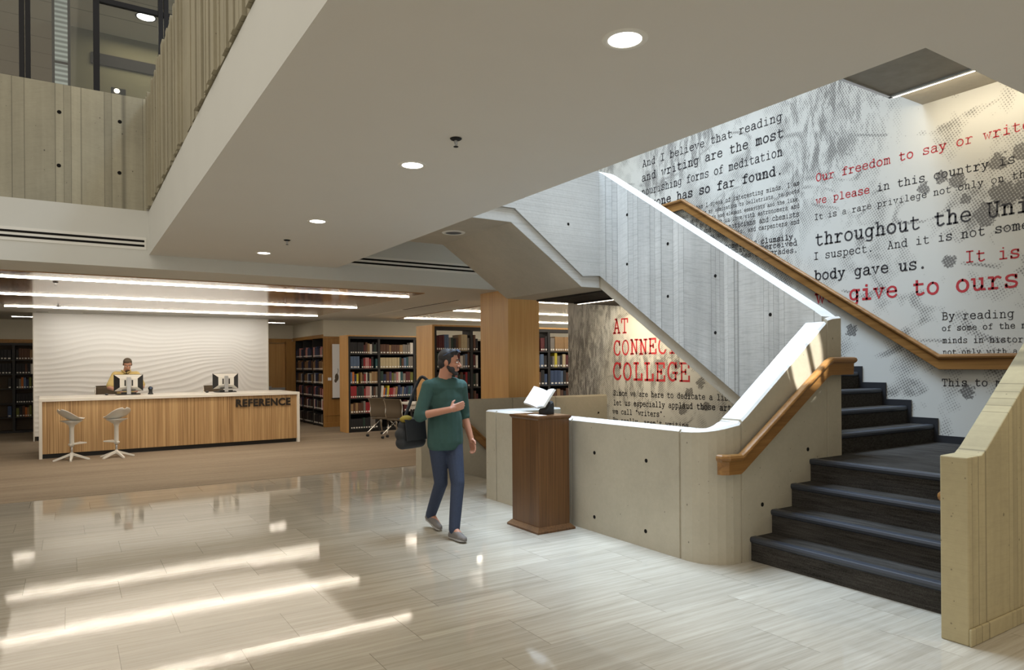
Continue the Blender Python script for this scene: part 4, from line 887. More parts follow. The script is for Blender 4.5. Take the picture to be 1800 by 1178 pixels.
def mesh_chair(loc, rz, lab, seat_z=.46, back_top=.90, group=None, task=False, name='mesh_chair'):
    t = thing(name, loc, lab, 'chair', group, rotz=rz)        # local +y is the way the sitter faces
    def curve(x, th=0.0): return [(x, -.20, seat_z + .02), (x, -.235, seat_z + .12), (x, -.225, seat_z + .24), (x, -.25, seat_z + .34), (x, -.30, back_top)]
    mb = MB(); rows = []
    for k in range(9):
        x = -.205 + .41 * k / 8; bow = -.03 * (1 - (k / 4 - 1) ** 2)
        rows.append([mb.v(p[0], p[1] + bow, p[2]) for p in spline3(curve(x))])
    for a, b in zip(rows, rows[1:]):
        for j in range(len(a) - 1): mb.face([a[j], a[j + 1], b[j + 1], b[j]])
    o = mb.build('backrest', 'mesh', parent=t, smooth=True); sd = o.modifiers.new('t', 'SOLIDIFY'); sd.thickness = .006
    for x in (-.215, .215): MB().tube(spline3(curve(x)), .013, 8).build('back_frame', 'chrome', parent=t, smooth=True)
    MB().tube([(-.215, -.30, back_top), (0, -.335, back_top + .004), (.215, -.30, back_top)], .012, 8).build('top_rail', 'mesh', parent=t, smooth=True)
    mb = MB(); rg = []
    for y, w_, z in ((-.20, .20, 0), (-.1, .225, -.012), (.08, .23, -.006), (.2, .215, .0), (.24, .18, -.02)): rg.append([(-w_, y, seat_z + z - .035), (w_, y, seat_z + z - .035), (w_, y, seat_z + z), (0, y, seat_z + z - .008), (-w_, y, seat_z + z)])
    mb.ring_loft(rg); mb.build('seat', 'mesh', parent=t, bevel=.008)
    if task:
        MB().tube([(0, 0, .10), (0, 0, seat_z - .03)], .028, 12).build('column', 'black', parent=t)
        legs = [(.30 * math.cos(2 * PI * k / 5), .30 * math.sin(2 * PI * k / 5)) for k in range(5)]; src = (0, 0, .12)
    else:
        legs = [(-.27, -.27), (.27, -.27), (-.27, .27), (.27, .27)]; src = None
    for (x, y) in legs:
        s0 = src or (x * .42, y * .1, seat_z - .05)
        mid = (s0[0] + (x - s0[0]) * .45, s0[1] + (y - s0[1]) * .4, s0[2] * .62)
        lg = MB().tube([s0, mid, (x * .97, y * .97, .10), (x, y, .075)], [.018, .017, .014, .012], 8).build('leg', 'chrome', parent=t, smooth=True)
        mb = MB()
        for dx in (-.014, .014): mb.ring_loft([[(x + dx + q, y + .028 * math.cos(2 * PI * k / 14), .029 + .029 * math.sin(2 * PI * k / 14)) for k in range(14)] for q in (-.009, .009)])
        mb.build('caster', 'black', parent=lg)
    return t
def spline3(p, k=4):
    out = []
    for i in range(len(p) - 1):
        a, b, c, d = p[max(0, i - 1)], p[i], p[i + 1], p[min(len(p) - 1, i + 2)]
        for j in range(k):
            q = j / k; out.append(tuple(.5 * (2 * b[n] + (c[n] - a[n]) * q + (2 * a[n] - 5 * b[n] + 4 * c[n] - d[n]) * q * q + (3 * b[n] - a[n] - 3 * c[n] + d[n]) * q ** 3) for n in range(3)))
    return out + [tuple(p[-1])]
mesh_chair((.66, 17.0, .004), R(178), 'grey mesh office chair behind the desk beside the man', .52, 1.19, 'office chairs behind the desk', True, 'office_chair')
mesh_chair((2.78, 17.0, .004), R(172), 'grey mesh office chair behind the unattended monitor', .52, 1.15, 'office chairs behind the desk', True, 'office_chair')
mesh_chair((6.00, 14.72, .004), R(-58), 'grey mesh chair on polished casters, the left one of two at the white table', .43, .86, 'mesh chairs at the white table')
mesh_chair((6.10, 14.08, .004), R(-58), 'grey mesh chair on polished casters, the right one of two, nearer the walking man', .43, .86, 'mesh chairs at the white table')
tb = thing('reading_table', (7.25, 14.75, .004), 'white reading table behind the walking man in front of the bookcase', 'table')
MB().box(-.80, .80, -.40, .40, .70, .735).build('tabletop', 'white_ss', parent=tb, bevel=.004)
MB().box(-.76, .76, -.37, -.35, .60, .70).build('apron', 'white_ss', parent=tb)
for x in (-.72, .72):
    for y in (-.32, .32): MB().tube([(x, y, 0), (x, y, .70)], .022, 12).build('leg', 'black', parent=tb)

# ================================================================== BOOKCASES AND BOOKS
PALETTE = {'k': ('black', srgb(26, 24, 26)), 'n': ('navy', srgb(30, 38, 70)), 'b': ('blue', srgb(50, 70, 104)), 'e': ('slate blue', srgb(84, 104, 132)), 'g': ('dark green', srgb(30, 54, 44)), 'i': ('teal', srgb(36, 78, 84)),
    'r': ('dark red', srgb(84, 28, 30)), 'R': ('bright red', srgb(146, 30, 38)), 'w': ('white', srgb(206, 200, 190)), 'c': ('cream', srgb(184, 168, 132)), 't': ('tan', srgb(146, 116, 78)), 'm': ('brown', srgb(86, 54, 34)),
    'o': ('orange', srgb(196, 108, 40)), 'y': ('yellow', srgb(196, 180, 50)), 'G': ('grey', srgb(120, 114, 106)), 'p': ('purple', srgb(74, 52, 92)), 'v': ('olive', srgb(104, 108, 44)), 'P': ('pink', srgb(176, 120, 118))}
for k, (nm, c) in PALETTE.items(): MT['book_' + k] = plain('book_cover_' + nm.replace(' ', '_'), c, .6, var=.12, vscale=30)
MT['label'] = plain('call_number_label', (.78, .76, .70), .6)
ORD = ['first', 'second', 'third', 'fourth', 'fifth', 'sixth', 'seventh', 'eighth', 'ninth', 'tenth', 'eleventh', 'twelfth', 'thirteenth', 'fourteenth', 'fifteenth', 'sixteenth', 'seventeenth', 'eighteenth', 'nineteenth', 'twentieth']
rb = random.Random(11)
def book_mesh(mb, w_, h, d, lab=True, ci=0, li=1):
    """book standing at the origin: spine faces -y, thickness along +x"""
    mb.mi = ci; mb.box(.0005, w_ - .0005, .004, d, 0, h)
    n = 5; rg = []
    for z in (0, h): rg.append([(w_ * (.5 - .5 * math.cos(PI * k / n)), .004 - .004 * math.sin(PI * k / n), z) for k in range(n + 1)])
    mb.ring_loft(rg, cap=False, closed=False)
    if lab:
        mb.mi = li; z0 = .018; mb.box(w_ * .2, w_ * .8, -.0012, .0, z0, z0 + .032)
    mb.mi = 0
def row_of_books(spec, x0, x1, yf, z, hmax, where, group, depth=.20, lean=0, start=1):
    """one shelf of books along +x; every book is an object of its own"""
    n = len(spec); ws = [rb.uniform(.75, 1.25) for _ in spec]; k = (x1 - x0) / sum(ws); x = x0; cnt = start - 1; last = None; hh = 0
    for ch, w_ in zip(spec, ws):
        w_ *= k
        if ch == ' ': x += w_; last = None; continue
        if ch != last: hh = hmax * rb.uniform(.72, .98)
        h = hh * rb.uniform(.985, 1.0); last = ch
        mb = MB(); book_mesh(mb, w_ * .97, h, depth)
        a = R(lean + rb.uniform(-.4, .4)) if lean else 0
        nm = PALETTE[ch][0]; cnt += 1
        o = mb.build('book', ['book_' + ch, 'label'], label='%s book, %s from left, %s' % (nm, ORD[cnt - 1], where), cat='book', group=group, loc=(x + (w_ * .0), yf + rb.uniform(0, .012), z + (.009 if lean else 0)))
        if a: o.rotation_euler = (0, a, 0)
        x += w_
def shelf_unit(name, loc, lab, bays, zs, depth, top, end=None, back=False, xs=None, topmat='oak', cat='bookcase', mid=0):
    """steel library shelving facing -y; bays = upright positions along x"""
    t = thing(name, loc, lab, cat); x0, x1 = bays[0], bays[-1]
    for x in bays: MB().box(x - .028, x + .028, .01, depth, 0, top - .03).build('upright', 'shelf', parent=t)
    for z in zs:
        for a, b in zip(bays, bays[1:]): MB().box(a + .028, b - .028, .0, depth, z - .022, z).build('shelf', 'shelf', parent=t)
    MB().box(x0 - .028, x1 + .028, 0, depth, top - .09, top - .03).build('canopy', 'shelf', parent=t)
    MB().box(x0 - .03, x1 + .03, -.008, depth, top - .03, top).build('top_board', topmat, parent=t)
    MB().box(x0, x1, .03, depth, 0, .05).build('plinth', 'shelf', parent=t)
    if end: MB().box(x0 - .075, x0 - .029, -.02, end, 0, top - .002).build('end_panel', 'oak', parent=t, label='oak veneer end panel')
    if back: MB().box(x0, x1, depth - .012, depth, .05, top - .03).build('back_panel', 'shelf_back', parent=t)
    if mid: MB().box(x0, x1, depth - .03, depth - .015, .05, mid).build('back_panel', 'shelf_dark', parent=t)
    return t
# bookcase behind the two mesh chairs
Z1S = [.075, .454, .817, 1.167, 1.53, 1.88]
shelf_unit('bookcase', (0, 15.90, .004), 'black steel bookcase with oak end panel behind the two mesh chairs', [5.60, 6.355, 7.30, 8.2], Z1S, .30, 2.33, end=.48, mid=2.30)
w1 = 'shelf, left bay, bookcase behind mesh chairs'; w2 = 'shelf, right bay, bookcase behind mesh chairs'; gp = 'books in the bookcase behind the mesh chairs'
for spec, bay, zi, rn, ln in (("kkkkkkrmtwkgk", 1, 5, 'top', 0), ("mmmtmmmtGGGw", 2, 5, 'top', 0), ("eeee kRPPRk i", 1, 4, 'second', 0), ("cccccccgmeiGG", 2, 4, 'second', 0), ("eony tmRwkcttt", 1, 3, 'third', 0), ("gnmpvGPwiGrrv", 2, 3, 'third', 0),
    ("RRRgkkgRPPwkmG", 1, 2, 'fourth', 0), ("wobyRRPtnbGbnie", 2, 2, 'fourth', 6), ("tmtmmGRRPwk", 1, 1, 'fifth', 0), ("mgk nb rwk", 2, 1, 'fifth', 0), ("kkkkkgkkGGk", 1, 0, 'bottom', 0)):
    x0, x1 = (5.635, 6.32) if bay == 1 else (6.39, 7.265)
    row_of_books(spec, x0, x1 - (.04 if ln else 0), 15.915, Z1S[zi] + .005, .30, rn + ' ' + (w1 if bay == 1 else w2), gp, lean=ln)
# long double bookcase that passes behind the oak column
Z2S = [.10, .46, .82, 1.18, 1.535, 1.86]
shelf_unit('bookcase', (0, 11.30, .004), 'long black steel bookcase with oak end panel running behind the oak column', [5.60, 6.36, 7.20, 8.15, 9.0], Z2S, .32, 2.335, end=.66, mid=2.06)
gp = 'books in the bookcase behind the oak column'
for zi, rn, sp in ((5, 'top', ("rrrreeGgkmtcccG", "mk", "r rrk", "GGttttttt")), (4, 'second', ("gkRmtckGrwGem", "rw", "bek", "kGyGkcrm")), (3, 'third', ("kwGgRkgPgmkRk", "gG", "mkb", "bbbekmt")), (2, 'fourth', ("mrRrkrrmRkrRr", "mr", "gGk", "mmtmkmt"))):
    for s_, (x0, x1), wh in zip(sp, ((5.635, 6.325), (6.40, 6.50), (7.86, 8.11), (8.19, 8.72)), ('shelf of bookcase left of the oak column', 'shelf just left of the oak column edge', 'shelf just right of the oak column', 'shelf next to the mural wall end')):
        row_of_books(s_, x0, x1, 11.312, Z2S[zi] + .005, .31, rn + ' ' + wh, gp, depth=.24)
# bookcase left of the wave wall
Z3S = [.02, .386, .727, 1.089, 1.448, 1.802]
shelf_unit('bookcase', (0, 20.88, .004), 'black bookcase with brown back panels standing left of the white wave wall', [-4.5, -3.67, -2.835, -2.0, -1.165, -.33, .5], Z3S, .30, 2.245, back=True, topmat='oak_dark')
gp = 'books left of the wave wall'
for zi, rn, s1, s2 in ((5, 'top', 'kkkkkk', 'kmmmmtb'), (4, 'second', 'kkkkkk', 'kkkmkww'), (3, 'third', '     k', 'kGoenvkm'), (2, 'fourth', '      ', 'kkkkkkk '), (1, 'fifth', '     b', 'vkmotv  ')):
    row_of_books(s1, -1.62, -1.21, 20.90, Z3S[zi] + .005, .29, rn + ' shelf, left bay left of wave wall', gp)
    row_of_books(s2, -1.12, -.70, 20.90, Z3S[zi] + .005, .29, rn + ' shelf, right bay left of wave wall', gp)
# wall niche bookcase by the door, seen along its face
t = thing('bookcase', (5.56, 17.80, .004), 'black bookcase set in the oak wall niche between the door and the hanging scroll', 'bookcase')
Z4S = [.05, .442, .775, 1.131, 1.486, 1.834]
for y in (.02, .92, 1.84, 2.62): MB().box(.01, .30, y - .02, y + .02, 0, 2.33).build('upright', 'shelf', parent=t)
for z in Z4S:
    for a, b in ((.04, .90), (.94, 1.82), (1.86, 2.60)): MB().box(.0, .30, a, b, z - .022, z).build('shelf', 'shelf', parent=t)
MB().box(.30, .32, 0, 2.64, 0, 2.33).build('back_panel', 'shelf', parent=t)
mb = MB(); cols = ['k', 'n', 'm', 't', 'r', 'G', 'P', 'b', 'w', 'c']
rows = {5: 'GPPPkknnnbnn', 4: 'tmtmtmkknnnn', 3: 'wGmtmtkknnnb', 2: 'PrrPmkmknknn', 1: 'PwkrkmkkGknn', 0: 'kGkkkk kkkkk'}
for zi, spec in rows.items():
    y = .06
    for rep in range(5):
        for ch in spec:
            w_ = rb.uniform(.045, .065)
            if y + w_ > 2.55: break
            if any(y < u + .03 and y + w_ > u - .03 for u in (.92, 1.84)): y += w_; continue
            if ch != ' ':
                h = .30 * rb.uniform(.72, .95); ci = cols.index(ch); mb.mi = ci; mb.box(.008, .2, y, y + w_ - .002, Z4S[zi], Z4S[zi] + h); mb.mi = len(cols); mb.box(.006, .009, y + w_ * .25, y + w_ * .75, Z4S[zi] + .018, Z4S[zi] + .05)
            y += w_
o = mb.build('books', ['book_' + c for c in cols] + ['label'], label='packed reference books in the wall niche bookcase beside the door', cat='books', kind='stuff', loc=(5.56, 17.80, .004))
# hanging scroll and wall card on the oak panel
t = thing('hanging_scroll', (5.90, 17.70, .75), 'white hanging scroll with a small grey ink drawing on the oak panel', 'scroll')
mb = MB(); mb.box(-.125, .10, -.006, 0, 0, 1.42); mb.build('sheet', 'paper', parent=t)
MB().tube([(-.15, -.012, 0), (.12, -.012, 0)], .014, 10).build('dowel', 'black', parent=t)
mb = MB().ell((-.01, -.008, .55), (.05, .003, .10)).ell((-.04, -.008, .46), (.035, .003, .05)); mb.tube([(.0, -.008, .62), (.03, -.008, .72), (.02, -.008, .78)], .006, 6); mb.build('drawing', 'mesh', parent=t)
t = thing('wall_card', (5.70, 17.70, 1.22), 'small white card pinned on the oak panel beside the hanging scroll', 'card'); MB().box(-.045, .045, -.004, 0, 0, .075).build('card', 'paper', parent=t)

# ================================================================== PEDESTAL AND OPEN BOOK
pd = thing('pedestal', (3.91, 5.58, 0), 'tall dark walnut display pedestal in front of the low concrete wall', 'pedestal', rotz=0)
MB().box(-.185, .175, -.235, .235, .05, 1.075).build('shaft', 'walnut', parent=pd, bevel=.003)
def frus(mb, a, b, z0, z1): mb.ring_loft([[(-a - .005, -a - .05, z0), (a - .005, -a - .05, z0), (a - .005, a + .05, z0), (-a - .005, a + .05, z0)], [(-b - .005, -b - .05, z1), (b - .005, -b - .05, z1), (b - .005, b + .05, z1), (-b - .005, b + .05, z1)]])
mb = MB(); frus(mb, .222, .222, 0, .018); frus(mb, .222, .186, .018, .055); mb.build('base_moulding', 'walnut', parent=pd)
mb = MB(); frus(mb, .182, .198, 1.068, 1.085); frus(mb, .200, .200, 1.085, 1.108); mb.build('top', 'walnut', parent=pd, bevel=.003)
t = thing('book_stand', (3.96, 5.58, 1.108), 'black book stand on the walnut pedestal holding the open book', 'book stand')
mb = MB(); mb.prism([(-.03, 0), (.075, 0), (.075, .085), (.06, .115), (.03, .10), (-.03, .035)], 'y', -.06, .06); mb.build('base', 'black', parent=t, bevel=.004)
MB().ring_loft([[(.04, .045 * math.cos(2 * PI * k / 20), .095 + .034 * math.sin(2 * PI * k / 20)) for k in range(20)], [(.082, .045 * math.cos(2 * PI * k / 20), .095 + .034 * math.sin(2 * PI * k / 20)) for k in range(20)]]).build('cradle', 'black', parent=t)
MT['page_edge'] = plain('page_block', (.70, .68, .63), .8)
bk = thing('open_book', (3.87, 5.58, 1.175), 'open white-paged book propped on the black stand atop the pedestal', 'book')
g = Vector((.62, 0, .78)); nrm = Vector((-.78, 0, .62)); S = .205
def page(sgn, lift, rise):
    mb = MB(); rg = []
    for k in range(9):
        q = k / 8; y = sgn * .165 * q * math.cos(lift); up = .165 * q * math.sin(lift) + .012 * math.sin(PI * q) ** .8
        a = Vector((0, y, 0)) + nrm * (up + .006)
        rg.append([tuple(a), tuple(a + g * S), tuple(a + g * S - nrm * .016), tuple(a - nrm * .016)])
    mb.ring_loft(rg); return mb
page(1, .43, 0).build('page_block', 'paper', parent=bk, smooth=False); page(-1, .23, 0).build('page_block', 'paper', parent=bk)
mb = MB()
for sgn, lf in ((1, .43), (-1, .23)):
    a0 = Vector((0, 0, 0)) - nrm * .012 - g * .004; a1 = Vector((0, sgn * .172 * math.cos(lf), 0)) + nrm * (.172 * math.sin(lf) - .012) - g * .004
    mb.ring_loft([[tuple(a0), tuple(a0 + g * (S + .008)), tuple(a0 + g * (S + .008) - nrm * .004), tuple(a0 - nrm * .004)], [tuple(a1), tuple(a1 + g * (S + .008)), tuple(a1 + g * (S + .008) - nrm * .004), tuple(a1 - nrm * .004)]])
mb.build('cover', 'white_plastic', parent=bk)
t = thing('caption_card', (3.81, 5.50, 1.108), 'small white card lying on the pedestal top before the book stand', 'card'); MB().box(-.05, .05, -.10, .09, 0, .003).build('card', 'paper', parent=t)

# ================================================================== PEOPLE
def fleshed(name, shapes, mats, parent, voxel, smooth_it=4, label=None):
    """one continuous surface grown over tapered limbs and ellipsoids"""
    mb = MB()
    for s_ in shapes:
        if s_[0] == 'c': mb.capsule(*s_[1:])
        else: mb.ell(*s_[1:])
    o = mb.build(name, mats, parent=parent, smooth=True, label=label)
    rm = o.modifiers.new('r', 'REMESH'); rm.mode = 'VOXEL'; rm.voxel_size = voxel; rm.use_smooth_shade = True
    sm = o.modifiers.new('s', 'SMOOTH'); sm.iterations = smooth_it; sm.factor = .5
    bake_mods(o)
    for p in o.data.polygons: p.use_smooth = True
    return o
def V(*p): return Vector(p)
def limb(a, b, c, r): return [('c', a, b, r[0], r[1], 14), ('c', b, c, r[1] * .98, r[2], 14)]
def hand(wrist, d, n, side, curl=.5, k=1.0):
    """palm, four bent fingers of different lengths and a thumb; d = towards the fingertips, n = out of the palm, side = towards the thumb"""
    d = V(*d).normalized(); n = V(*n); n = (n - d * n.dot(d)).normalized(); s_ = d.cross(n)
    if s_.dot(V(*side)) < 0: s_ = -s_
    w_ = V(*wrist); out = [('c', w_, w_ + d * .03 * k, .026 * k, .028 * k)]
    for q in (-.026, -.009, .009, .026): out.append(('c', w_ + d * .02 * k + s_ * q * .7 * k, w_ + d * .085 * k + s_ * q * k, .016 * k, .0125 * k, 10))
    for q, L, cu in ((.030, .068, .85), (.011, .078, 1.0), (-.009, .072, 1.08), (-.028, .056, 1.15)):
        a = w_ + d * .088 * k + s_ * q * k; ang = curl * cu * .55
        d1 = d * math.cos(ang) + n * math.sin(ang); b_ = a + d1 * L * .45 * k; ang2 = ang + curl * cu * .9; d2 = d * math.cos(ang2) + n * math.sin(ang2)
        c_ = b_ + d2 * L * .32 * k; ang3 = ang2 + curl * .6; d3 = d * math.cos(ang3) + n * math.sin(ang3)
        out += [('c', a, b_, .0098 * k, .009 * k, 9), ('c', b_, c_, .009 * k, .0083 * k, 9), ('c', c_, c_ + d3 * L * .24 * k, .0083 * k, .0072 * k, 9)]
    t0 = w_ + d * .025 * k + s_ * .024 * k + n * .006 * k; t1 = t0 + (d * .55 + s_ * .75 + n * .25).normalized() * .042 * k; t2 = t1 + (d * .9 + s_ * .25 + n * .35).normalized() * .030 * k
    return out + [('c', t0, t1, .0145 * k, .0115 * k, 10), ('c', t1, t2, .0112 * k, .0085 * k, 10)]
def head_shapes(c, M_, k=1.0):
    """skull, jaw, brow, nose, lips and ears about the head centre; face looks along local -y"""
    P = lambda x, y, z: V(*c) + M_ @ (V(x, y, z) * k)
    q = M_.to_3x3() if hasattr(M_, 'to_3x3') else M_
    E_ = lambda p, r: ('e', P(*p), tuple(x * k for x in r), q)
    return [E_((0, .012, .03), (.074, .094, .092)), E_((0, -.018, -.035), (.062, .070, .078)), E_((0, -.045, -.088), (.034, .034, .026)), E_((0, -.030, -.07), (.052, .05, .036)),
            ('c', P(0, -.082, .012), P(0, -.108, -.030), .009 * k, .013 * k, 10), E_((-.014, -.095, -.034), (.009, .010, .008)), E_((.014, -.095, -.034), (.009, .010, .008)),
            ('c', P(-.038, -.078, .024), P(.038, -.078, .024), .010 * k, .010 * k, 10), E_((-.036, -.070, -.022), (.020, .018, .018)), E_((.036, -.070, -.022), (.020, .018, .018)),
            ('c', P(-.019, -.088, -.060), P(.019, -.088, -.060), .0075 * k, .0075 * k, 8), ('c', P(-.016, -.086, -.070), P(.016, -.086, -.070), .008 * k, .008 * k, 8),
            E_((-.076, .012, -.005), (.010, .020, .032)), E_((.076, .012, -.005), (.010, .020, .032)), ('c', P(0, .03, -.06), P(0, .045, -.15), .055 * k, .056 * k)]
def face_bits(c, M_, parent, k=1.0, brow='hair'):
    P = lambda x, y, z: V(*c) + M_ @ (V(x, y, z) * k)
    for s_ in (-1, 1):
        MB().ell(P(s_ * .031, -.080, .004), (.0125 * k, .0105 * k, .0085 * k), M_).build('eye', 'eye', parent=parent, smooth=True)
        MB().ell(P(s_ * .031, -.0895, .004), (.0058 * k, .003 * k, .0058 * k), M_).build('iris', 'iris', parent=parent, smooth=True)
        MB().tube([P(s_ * .012, -.0905, .026), P(s_ * .030, -.090, .031), P(s_ * .048, -.078, .026)], .0045 * k, 6).build('eyebrow', brow, parent=parent, smooth=True)
    MB().ring_loft([[P(x, -.096 + abs(x) * .25, z) for x, z in ((-.023, -.065), (-.008, -.058), (0, -.060), (.008, -.058), (.023, -.065), (.010, -.075), (-.010, -.075))], [P(x, -.090 + abs(x) * .25, z) for x, z in ((-.023, -.065), (-.008, -.058), (0, -.060), (.008, -.058), (.023, -.065), (.010, -.075), (-.010, -.075))]]).build('lips', 'lip', parent=parent, smooth=True)
def _flat_cut(o, z, keep_above=True):
    """trim a garment to a clean hem"""
    bm = bmesh.new(); bm.from_mesh(o.data)
    bmesh.ops.bisect_plane(bm, geom=bm.verts[:] + bm.edges[:] + bm.faces[:], plane_co=(0, 0, z), plane_no=(0, 0, -1 if keep_above else 1), clear_outer=True)
    bm.to_mesh(o.data); bm.free()
def rotz(a): return Matrix.Rotation(a, 3, 'Z')
def rotx(a): return Matrix.Rotation(a, 3, 'X')

# ---- the walking man
man = thing('person', (2.985, 5.83, 0), 'person in a dark teal shirt and jeans walking across the tiles, hand on chest', 'person', rotz=R(2))
HC_ = V(.025, -.045, 1.625); HM = rotz(R(48)) @ rotx(R(3))
SHL, SHR = V(.172, .005, 1.395), V(-.172, .0, 1.40)
ELL, WRL = V(.235, .055, 1.135), V(.262, -.035, .895)
ELR, WRR = V(-.285, -.035, 1.135), V(-.075, -.235, 1.195)
HIPL, KNL, ANL = V(.085, 0, .90), V(.045, -.15, .50), V(-.035, -.22, .095)
HIPR, KNR, ANR = V(-.085, 0, .90), V(-.03, .035, .485), V(.0, .30, .135)
flesh = [('e', V(0, 0, 1.26), (.165, .105, .20)), ('e', V(0, .0, 1.02), (.145, .10, .16)), ('e', V(0, 0, .92), (.155, .105, .11)), ('c', SHL, SHR, .058, .058), ('c', V(0, .012, 1.40), V(.01, -.01, 1.53), .066, .056), ('c', V(-.08, 0, 1.40), V(.08, 0, 1.40), .085, .085)]
flesh += limb(SHL, ELL, WRL, (.052, .042, .029)) + limb(SHR, ELR, WRR, (.052, .042, .029)) + limb(HIPL, KNL, ANL, (.082, .058, .040)) + limb(HIPR, KNR, ANR, (.082, .058, .040))
flesh += [('c', ANL, ANL + V(.01, -.13, -.06), .036, .026), ('c', ANR, ANR + V(.02, -.12, -.085), .036, .026)]
flesh += head_shapes(HC_, HM)
flesh += hand(WRL, (.02, -.10, -.30), (-.7, -.2, 0), (0, -1, -.1), .45) + hand(WRR, (.20, -.03, .055), (0, 1, -.1), (.1, 0, 1), .35)
body = fleshed('body', flesh, 'skin', man, .0062, 3)
face_bits(HC_, HM, man)
top = [('e', V(0, .0, 1.26), (.182, .122, .205)), ('c', V(0, .0, 1.20), V(0, 0, .88), .135, .142, 18), ('c', V(-.05, .0, 1.10), V(-.06, 0, .87), .118, .120), ('c', V(.05, .0, 1.10), V(.06, 0, .87), .118, .120), ('c', SHL, SHR, .070, .070), ('c', V(-.09, 0, 1.385), V(.09, 0, 1.385), .102, .102), ('c', V(0, .012, 1.40), V(0, .008, 1.465), .092, .072)]
top += [('c', SHL, ELL, .068, .060, 14), ('c', ELL, ELL + (WRL - ELL) * .12, .059, .054, 14), ('c', SHR, ELR, .068, .060, 14), ('c', ELR, ELR + (WRR - ELR) * .10, .059, .054, 14)]
_flat_cut(fleshed('shirt', top, 'shirt', man, .008, 4, label='dark teal shirt with sleeves to the elbow'), .805)
legs = [('e', V(0, 0, .86), (.150, .100, .10)), ('c', V(-.06, 0, .86), V(.06, 0, .86), .098, .098)] + limb(HIPL, KNL, ANL, (.092, .066, .052)) + limb(HIPR, KNR, ANR, (.092, .066, .052))
fleshed('jeans', legs, 'jeans', man, .008, 3, label='blue jeans')
def shoe(ank, toe, up, nm):
    d = (toe - ank); d.z = 0; d.normalize(); heel = V(*ank) + V(0, 0, up) - d * .045
    fleshed(nm, [('c', heel, ank + V(0, 0, -.01), .036, .040), ('c', heel - V(0, 0, .0), toe, .036, .030), ('c', ank + V(0, 0, -.02), toe, .038, .027), ('c', toe - d * .05, toe + d * .005, .038, .027)], 'shoe', man, .007, 3)
    a, b = heel - V(0, 0, .030), toe - V(0, 0, .022); s_ = V(-d.y, d.x, 0)
    rg = []
    for t_, w_ in ((-.03, .022), (.0, .036), (.35, .034), (.75, .042), (1.0, .034), (1.1, .014)):
        c = a + (b - a) * t_; rg.append([tuple(c - s_ * w_), tuple(c + s_ * w_), tuple(c + s_ * w_ + V(0, 0, .014)), tuple(c - s_ * w_ + V(0, 0, .014))])
    MB().ring_loft(rg).build('sole', 'sole', parent=man)
shoe(ANL, V(-.03, -.385, .036), -.058, 'shoe'); shoe(ANR, V(.01, .145, .038), -.03, 'shoe')
P = lambda x, y, z: HC_ + HM @ V(x, y, z)
hair = [('e', P(0, .022, .048), (.082, .092, .085), HM), ('e', P(0, -.035, .098), (.062, .050, .034), HM), ('e', P(0, .06, -.005), (.070, .052, .07), HM), ('e', P(-.066, .0, .015), (.014, .03, .04), HM), ('e', P(.066, .0, .015), (.014, .03, .04), HM)]
fleshed('hair', hair, 'hair', man, .007, 2, label='short dark hair')
beard = [('e', P(-.052, -.035, -.066), (.018, .034, .030), HM), ('e', P(.052, -.035, -.066), (.018, .034, .030), HM), ('e', P(0, -.060, -.098), (.036, .030, .022), HM), ('c', P(-.062, -.005, -.045), P(-.036, -.060, -.098), .017, .018), ('c', P(.062, -.005, -.045), P(.036, -.060, -.098), .017, .018), ('c', P(-.030, -.068, -.102), P(.030, -.068, -.102), .019, .019), ('c', P(-.028, -.086, -.047), P(.028, -.086, -.047), .0065, .0065)]
fleshed('beard', beard, 'hair', man, .006, 2, label='dark beard')
# sunglasses pushed up on the hair, shoulder bag: carried things stand on their own
sg = thing('sunglasses', man.matrix_basis @ P(0, -.07, .115), 'pale blue sunglasses pushed up on the walking person\'s dark hair', 'sunglasses', rotz=R(2))
L_ = lambda x, y, z: P(x, y, z) - P(0, -.07, .115)
for s_ in (-1, 1):
    MB().ell(L_(s_ * .033, -.083, .112), (.030, .008, .020), HM @ rotx(R(-38))).build('lens', 'glass_dark', parent=sg, smooth=True)
    MB().tube([L_(s_ * .066, -.055, .112), L_(s_ * .090, -.01, .09), L_(s_ * .092, .04, .06)], .003, 6).build('temple', 'glass_dark', parent=sg)
MB().tube([L_(-.008, -.088, .115), L_(.008, -.088, .115)], .004, 6).build('bridge', 'glass_dark', parent=sg)
bag = thing('shoulder_bag', (2.70, 5.98, .80), 'black shoulder bag hanging at the walking person\'s hip', 'bag', rotz=R(20))
fleshed('body', [('c', V(-.11, 0, .08), V(.11, 0, .08), .065, .065), ('c', V(-.115, 0, .16), V(.115, 0, .16), .067, .067), ('c', V(-.10, 0, .24), V(.10, 0, .24), .048, .048)], 'bag', bag, .01, 3)
MB().prism([(-.085, .10), (-.078, .10), (-.055, .29), (.045, .30), (.045, .308), (-.062, .298)], 'x', -.13, .13).build('flap', 'bag', parent=bag, bevel=.003)
strap_pts = [(-.02, .02, .28), (.02, -.02, .50), (.17, -.10, .70), (.30, -.12, .66)]
MB().tube(spline3([(-.10, .0, .27), (.02, .02, .46), (.10, .03, .60), (.155, .0, .688), (.20, -.06, .60), (.14, -.05, .42), (.12, .0, .27)]), .012, 8, flat=1.6).build('strap', 'bag', parent=bag, smooth=True)
MB().ell((-.08, -.02, .30), (.07, .045, .035)).build('cloth', 'yellow', parent=bag, smooth=True, label='mustard yellow cloth spilling out of the bag top')

